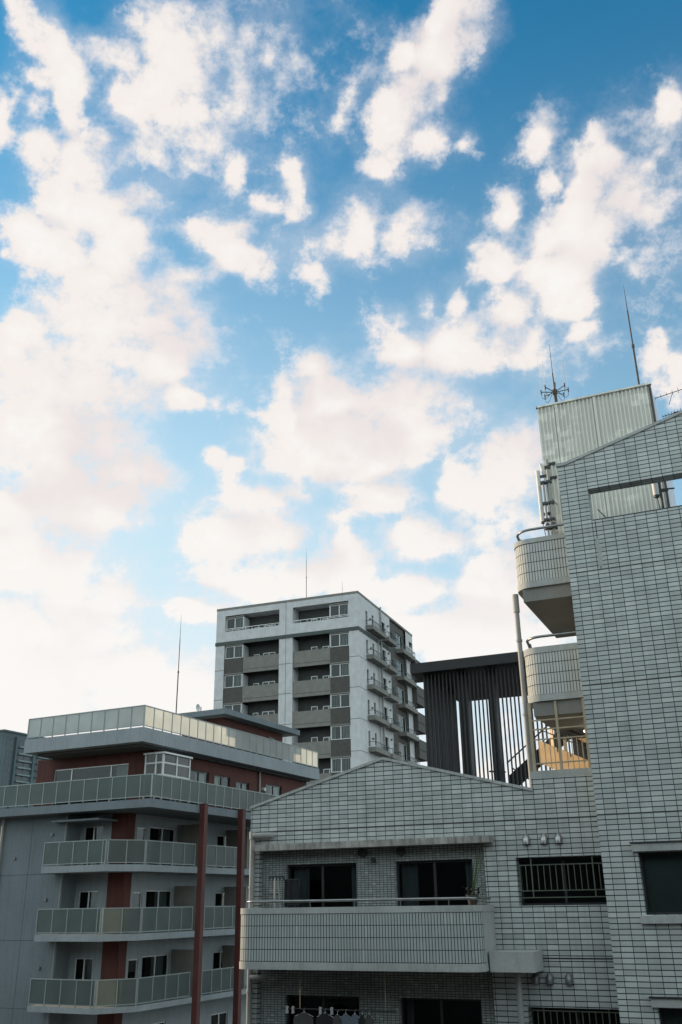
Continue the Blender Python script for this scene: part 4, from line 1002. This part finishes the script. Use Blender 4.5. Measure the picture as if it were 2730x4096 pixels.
A = Root('whip_antenna', 'radio antenna with a ring of upright whips on a dark hub above the enclosure', 'antenna', 23.66, -3.94, 25.15, 13.56)
m = MB(A); m.tube([(-3.94, 25.15, 13.56), (-3.95, 25.15, 14.16)], 0.050, 10); m.tube([(-3.95, 25.15, 14.02), (-3.95, 25.15, 14.16)], 0.075, 12); m.build('mast', 'steel_dark')
m = MB(A); m.tube([(-3.95, 25.15, 14.16), (-3.95, 25.15, 14.75)], 0.020, 8); m.tube([(-3.95, 25.15, 14.75), (-3.95, 25.15, 15.75)], 0.011, 6, r1=0.005); m.build('centre_whip', 'steel_dark')
for k in range(8):
    a = 2*math.pi*(k+0.3)/8; ca, sa = math.cos(a)*0.40, math.sin(a)*0.40
    m = MB(A); m.tube([(-3.95, 25.15, 14.08), (-3.95+ca, 25.15+sa, 14.13)], 0.014, 6); m.tube([(-3.95+ca, 25.15+sa, 14.05), (-3.95+ca, 25.15+sa, 14.20)], 0.020, 6)
    m.tube([(-3.95+ca, 25.15+sa, 14.05), (-3.95+ca*0.95, 25.15+sa*0.95, 13.92), (-3.95+ca*0.75, 25.15+sa*0.75, 13.86), (-3.95+ca*0.55, 25.15+sa*0.55, 13.93), (-3.95+ca*0.3, 25.15+sa*0.3, 14.05)], 0.007, 5)
    arm = m.build('arm', 'steel_dark')
    m = MB(A); m.tube([(-3.95+ca, 25.15+sa, 14.20), (-3.95+ca, 25.15+sa, 15.15 + 0.15*math.sin(k*2.1))], 0.006, 5, r1=0.004); m.build('whip', 'ant', arm)

# television aerials on a mast at the right
def yagi(label, z, x0, x1, tilt, group):
    t = Root('tv_aerial', label, 'antenna', 23.66, 0.10, 25.2, z, group)
    n = 7
    m = MB(t); m.tube([(x0, 25.2, z), (x1, 25.2, z + tilt)], 0.011, 6); m.tube([(x1-0.2, 25.2, z+tilt), (0.10, 25.2, z+tilt)], 0.014, 6); m.build('boom', 'steel_dark')
    m = MB(t)
    for i in range(n):
        u = i/(n-1); x = x0 + (x1-x0)*u; zz = z + tilt*u; h = 0.10 + 0.10*u
        m.tube([(x, 25.2-h, zz), (x, 25.2+h, zz)], 0.006, 5)
    m.build('elements', 'steel_dark')
    m = MB(t); m.tube([((x0+x1)/2, 25.2, z+tilt*0.5), ((x0+x1)/2-0.15, 25.2, z-0.30)], 0.008, 5); m.build('brace', 'steel_dark')
mst = Root('aerial_mast', 'thin steel mast carrying the television aerials at the right edge', 'mast', 23.66, 0.10, 25.2, 7.28)
m = MB(mst); m.tube([(0.10, 25.2, 7.28), (0.10, 25.2, 13.9)], 0.028, 8); m.build('pole', 'steel_dark')
yagi('upper television aerial pointing left beyond the roof enclosure', 13.22, -1.17, -0.20, 0.14, 'television aerials')
yagi('lower, shorter television aerial just above the tiled roof slope', 12.60, -1.05, -0.55, 0.06, 'television aerials')

# mobile phone antennas behind the top rounded landing
def panel_antenna(label, x, y, z0, z1, r, lean=(0, 0), group='phone antennas'):
    t = Root('panel_antenna', label, 'antenna', 23.66, x, y, z0, group)
    m = MB(t); m.tube([(x, y, z0), (x+lean[0], y+lean[1], z1)], r, 14); m.build('radome', 'ant')
    m = MB(t); m.tube([(x, y, z0-0.05), (x, y, z0+0.02)], r*0.8, 10); m.tube([(x, y, z0-0.04), (x+0.05, y, z0-0.5), (x+0.22, y, z0-0.75)], 0.012, 6); m.build('cable', 'steel_dark')
    m = MB(t)
    for q in (0.12, 0.86): m.box(ID, x+r*0.5, x+0.30, y-0.03, y+0.03, z0+(z1-z0)*q, z0+(z1-z0)*q+0.07)
    m.build('bracket', 'steel_dark')
panel_antenna('long grey tube antenna hanging in front of the masts above the top landing', -4.67, 24.95, 9.93, 11.52, 0.065)
panel_antenna('short grey tube antenna leaning behind the long one', -4.44, 25.0, 11.15, 11.75, 0.055, (-0.13, 0))
panel_antenna('stubby grey cylinder antenna seen through the roof opening', -1.44, 23.6, 9.60, 10.25, 0.085)
for lab, x, z1, r in (('thick antenna pole with clamps beside the roof enclosure', -4.345, 11.75, 0.042), ('thin antenna pole left of the thick one', -4.51, 11.1, 0.034)):
    t = Root('antenna_pole', lab, 'mast', 23.66, x, 24.75, 7.28, 'antenna poles')
    m = MB(t); m.tube([(x, 24.75, 7.28), (x, 24.75, z1)], r, 10); m.build('pole', 'pvc')
    for z in (9.85, 10.35, 11.0, 11.45):
        if z < z1: m = MB(t); m.box(ID, x-0.07, x+0.07, 24.68, 24.82, z, z+0.07); m.build('clamp', 'steel_dark')
    m = MB(t); m.tube([(x, 24.75, 9.60), (x, 24.75, 9.78)], r*2.6, 12, r1=r*1.4); m.build('collar', 'steel_dark')
t = Root('antenna_pole', 'dark antenna pole with a side arm standing inside the roof opening', 'mast', 23.66, -1.33, 23.6, 7.28, 'antenna poles')
m = MB(t); m.tube([(-1.33, 23.6, 7.28), (-1.33, 23.6, 10.4)], 0.035, 10); m.build('pole', 'steel_dark')
m = MB(t); m.tube([(-1.33, 23.6, 9.75), (-0.98, 23.6, 9.72)], 0.022, 8); m.tube([(-1.33, 23.6, 9.9), (-1.1, 23.6, 10.3)], 0.015, 6); m.build('arm', 'steel_dark')
# dish on the left building's roof
t = Root('satellite_dish', 'small pale satellite dish by the machine room roof edge', 'satellite dish', 26.14, -29.7, 42.6, 9.66)
m = MB(t); pts = []
m.tube([(-29.6, 42.6, 9.66), (-29.6, 42.6, 10.02)], 0.025, 8); m.build('stand', 'steel_dark')
m = MB(t); c = Vector((-29.75, 42.55, 9.98)); rows = []
for i in range(5):
    rr = 0.20*i/4; rows.append([(c.x - 0.10 + 0.1*(i/4)**2*0.9, c.y + rr*math.cos(2*math.pi*j/16), c.z + rr*math.sin(2*math.pi*j/16)) for j in range(16)])
for A_, B_ in zip(rows, rows[1:]):
    for j in range(16): m.face([A_[j], A_[(j+1) % 16], B_[(j+1) % 16], B_[j]], None, True)
m.build('dish', 'ant')

# ------------------------------------------------------------------ things on the balconies
def hanger_item(label, x, y, ztop, w, h, mat, name='laundry', group='laundry on the lower balcony', d=0.05):
    t = Root(name, label, 'laundry', 23.66, x, y, ztop - h - 0.12, group)
    m = MB(t); m.tube([(x, y, ztop-0.06), (x, y, ztop), (x+0.02, y, ztop+0.03), (x+0.03, y, ztop)], 0.006, 5)
    m.tube([(x-w*0.5, y, ztop-0.14), (x, y, ztop-0.05), (x+w*0.5, y, ztop-0.14)], 0.007, 5); m.build('hanger', 'white_plastic')
    m = MB(t); zb = ztop-h; n = 8
    prof = [(x-w*0.12, ztop-0.06), (x-w*0.52, ztop-0.17), (x-w*0.56, zb), (x+w*0.56, zb), (x+w*0.52, ztop-0.17), (x+w*0.12, ztop-0.06)]
    m.prism(prof, y-0.02-d*0.5, y-0.02+d*0.5, ID); m.build('garment', mat)
# pole for the laundry under the upper balcony floor
t = Root('laundry_pole', 'horizontal drying pole on a drop rod under the upper balcony', 'drying pole', 23.66, -9.6, 21.3, -2.6)
m = MB(t); m.tube([(-11.0, 21.3, -2.17), (-8.2, 21.3, -2.17)], 0.013, 8); m.build('pole', 'steel_dark')
for x in (-10.52, -8.45):
    m = MB(t); m.tube([(x, 21.3, -2.17), (x, 21.3, -1.36)], 0.008, 6); m.build('drop_rod', 'beige_bar')
z0 = -2.18
hanger_item('wide black garment hanging from the drying pole', -9.90, 21.3, z0, 0.40, 0.75, 'black_cloth')
hanger_item('grey towel hanging left of the black garment', -10.42, 21.3, z0, 0.46, 0.70, 'grey_cloth')
hanger_item('dull olive shirt on a hanger right of the black garment', -9.60, 21.3, z0-0.02, 0.24, 0.6, 'grey_cloth')
hanger_item('blue-grey shirt on the second hanger right of the black garment', -9.40, 21.3, z0, 0.25, 0.6, 'blue_cloth')
hanger_item('pale blue shirt on the third hanger right of the black garment', -9.18, 21.3, z0, 0.24, 0.6, 'blue_cloth')
hanger_item('small dark shirt on the fourth hanger right of the black garment', -9.00, 21.3, z0-0.01, 0.16, 0.5, 'black_cloth')
hanger_item('dark shirt on the rightmost hanger', -8.84, 21.3, z0, 0.20, 0.5, 'grey_cloth')
for i, (x, lab) in enumerate(((-10.85, 'white clothes peg at the left end of the drying pole'), (-10.70, 'pair of white pegs left of the grey towel'), (-10.02, 'white pegs on the left of the black garment'), (-9.74, 'white pegs on the right of the black garment'))):
    t = Root('clothes_peg', lab, 'clothes peg', 23.66, x, 21.3, z0-0.10, 'clothes pegs')
    m = MB(t); m.box(ID, x-0.016, x+0.002, 21.27, 21.33, z0-0.09, z0+0.06); m.box(ID, x+0.012, x+0.030, 21.27, 21.33, z0-0.085, z0+0.055); m.box(ID, x+0.0025, x+0.0115, 21.29, 21.31, z0-0.03, z0+0.0); m.build('jaws', 'white_plastic')
# upper balcony: drying stand, black towel, planter with long stalks
t = Root('drying_stand', 'folding pole stand with a comb of pegs at the left of the upper balcony', 'drying stand', 23.66, -11.25, 21.6, -1.2)
m = MB(t); m.tube([(-11.35, 21.6, -1.2), (-11.35, 21.6, 0.60)], 0.028, 8); m.tube([(-11.10, 21.6, -1.2), (-11.27, 21.6, 0.55)], 0.016, 8); m.build('post', 'pvc')
m = MB(t); m.box(ID, -11.52, -11.10, 21.58, 21.62, 0.60, 0.63)
for i in range(5): m.box(ID, -11.50+i*0.09, -11.48+i*0.09, 21.59, 21.61, 0.53, 0.60)
m.build('peg_bar', 'steel_dark')
m = MB(t); m.tube([(-11.70, 21.6, 0.24), (-11.25, 21.6, 0.22)], 0.012, 6); m.tube([(-11.62, 21.6, 0.23), (-11.62, 21.6, -1.2)], 0.012, 6); m.build('side_bar', 'steel_dark')
t = Root('black_towel', 'black towel hung beside the left window of the upper balcony', 'towel', 23.66, -10.95, 21.6, -0.10)
m = MB(t); wavy(m, front(21.6), -11.09, -10.72, 0.0, -0.05, 0.54, 0.02, 0.14); m.build('cloth', 'black_cloth')
m = MB(t); m.tube([(-11.12, 21.6, 0.55), (-10.69, 21.6, 0.55)], 0.012, 6); m.tube([(-11.10, 21.6, 0.55), (-11.10, 21.6, 0.85)], 0.010, 6); m.build('bar', 'steel_dark')
t = Root('potted_plant', 'dark pot with long green stalks leaning right at the end of the upper balcony', 'plant', 23.66, -6.35, 21.2, -0.07)
m = MB(t)
rows = [[(-6.36 + r*math.cos(2*math.pi*j/14), 21.35 + r*math.sin(2*math.pi*j/14), z) for j in range(14)] for r, z in ((0.09, -0.068), (0.13, 0.10), (0.135, 0.13), (0.10, 0.12))]
for A_, B_ in zip(rows, rows[1:]):
    for j in range(14): m.face([A_[j], A_[(j+1) % 14], B_[(j+1) % 14], B_[j]], None, True)
m.build('pot', 'pot')
rnd = random.Random(5)
for k in range(6):
    a = rnd.uniform(0.02, 0.30); hgt = rnd.uniform(0.55, 1.15); yy = rnd.uniform(-0.12, 0.12)
    m = MB(t); n = 7; pr = []
    for i in range(n+1):
        u = i/n; x = -6.36 + a*u*hgt + 0.05*u*u; w = 0.011*(1-u)**0.6 + 0.002
        pr.append(((x-w, 21.35+yy*u, 0.10+hgt*u), (x+w, 21.35+yy*u+0.01, 0.10+hgt*u)))
    for (p, q), (p2, q2) in zip(pr, pr[1:]): m.face([p, q, q2, p2], None, True)
    m.build('stalk', 'leaf')
m = MB(t)
for k in range(45):
    x, y, z = -6.36+rnd.uniform(-.16, .16), 21.35+rnd.uniform(-.14, .14), 0.08+rnd.uniform(0, .2)
    a = rnd.uniform(0, 6.28); l = 0.06
    m.face([(x, y, z), (x+l*math.cos(a), y+l*math.sin(a), z+0.03), (x+l*1.4*math.cos(a+.4), y+l*1.4*math.sin(a+.4), z+0.05), (x+l*math.cos(a+.8), y+l*math.sin(a+.8), z+0.02)])
m.build('foliage', 'pot')
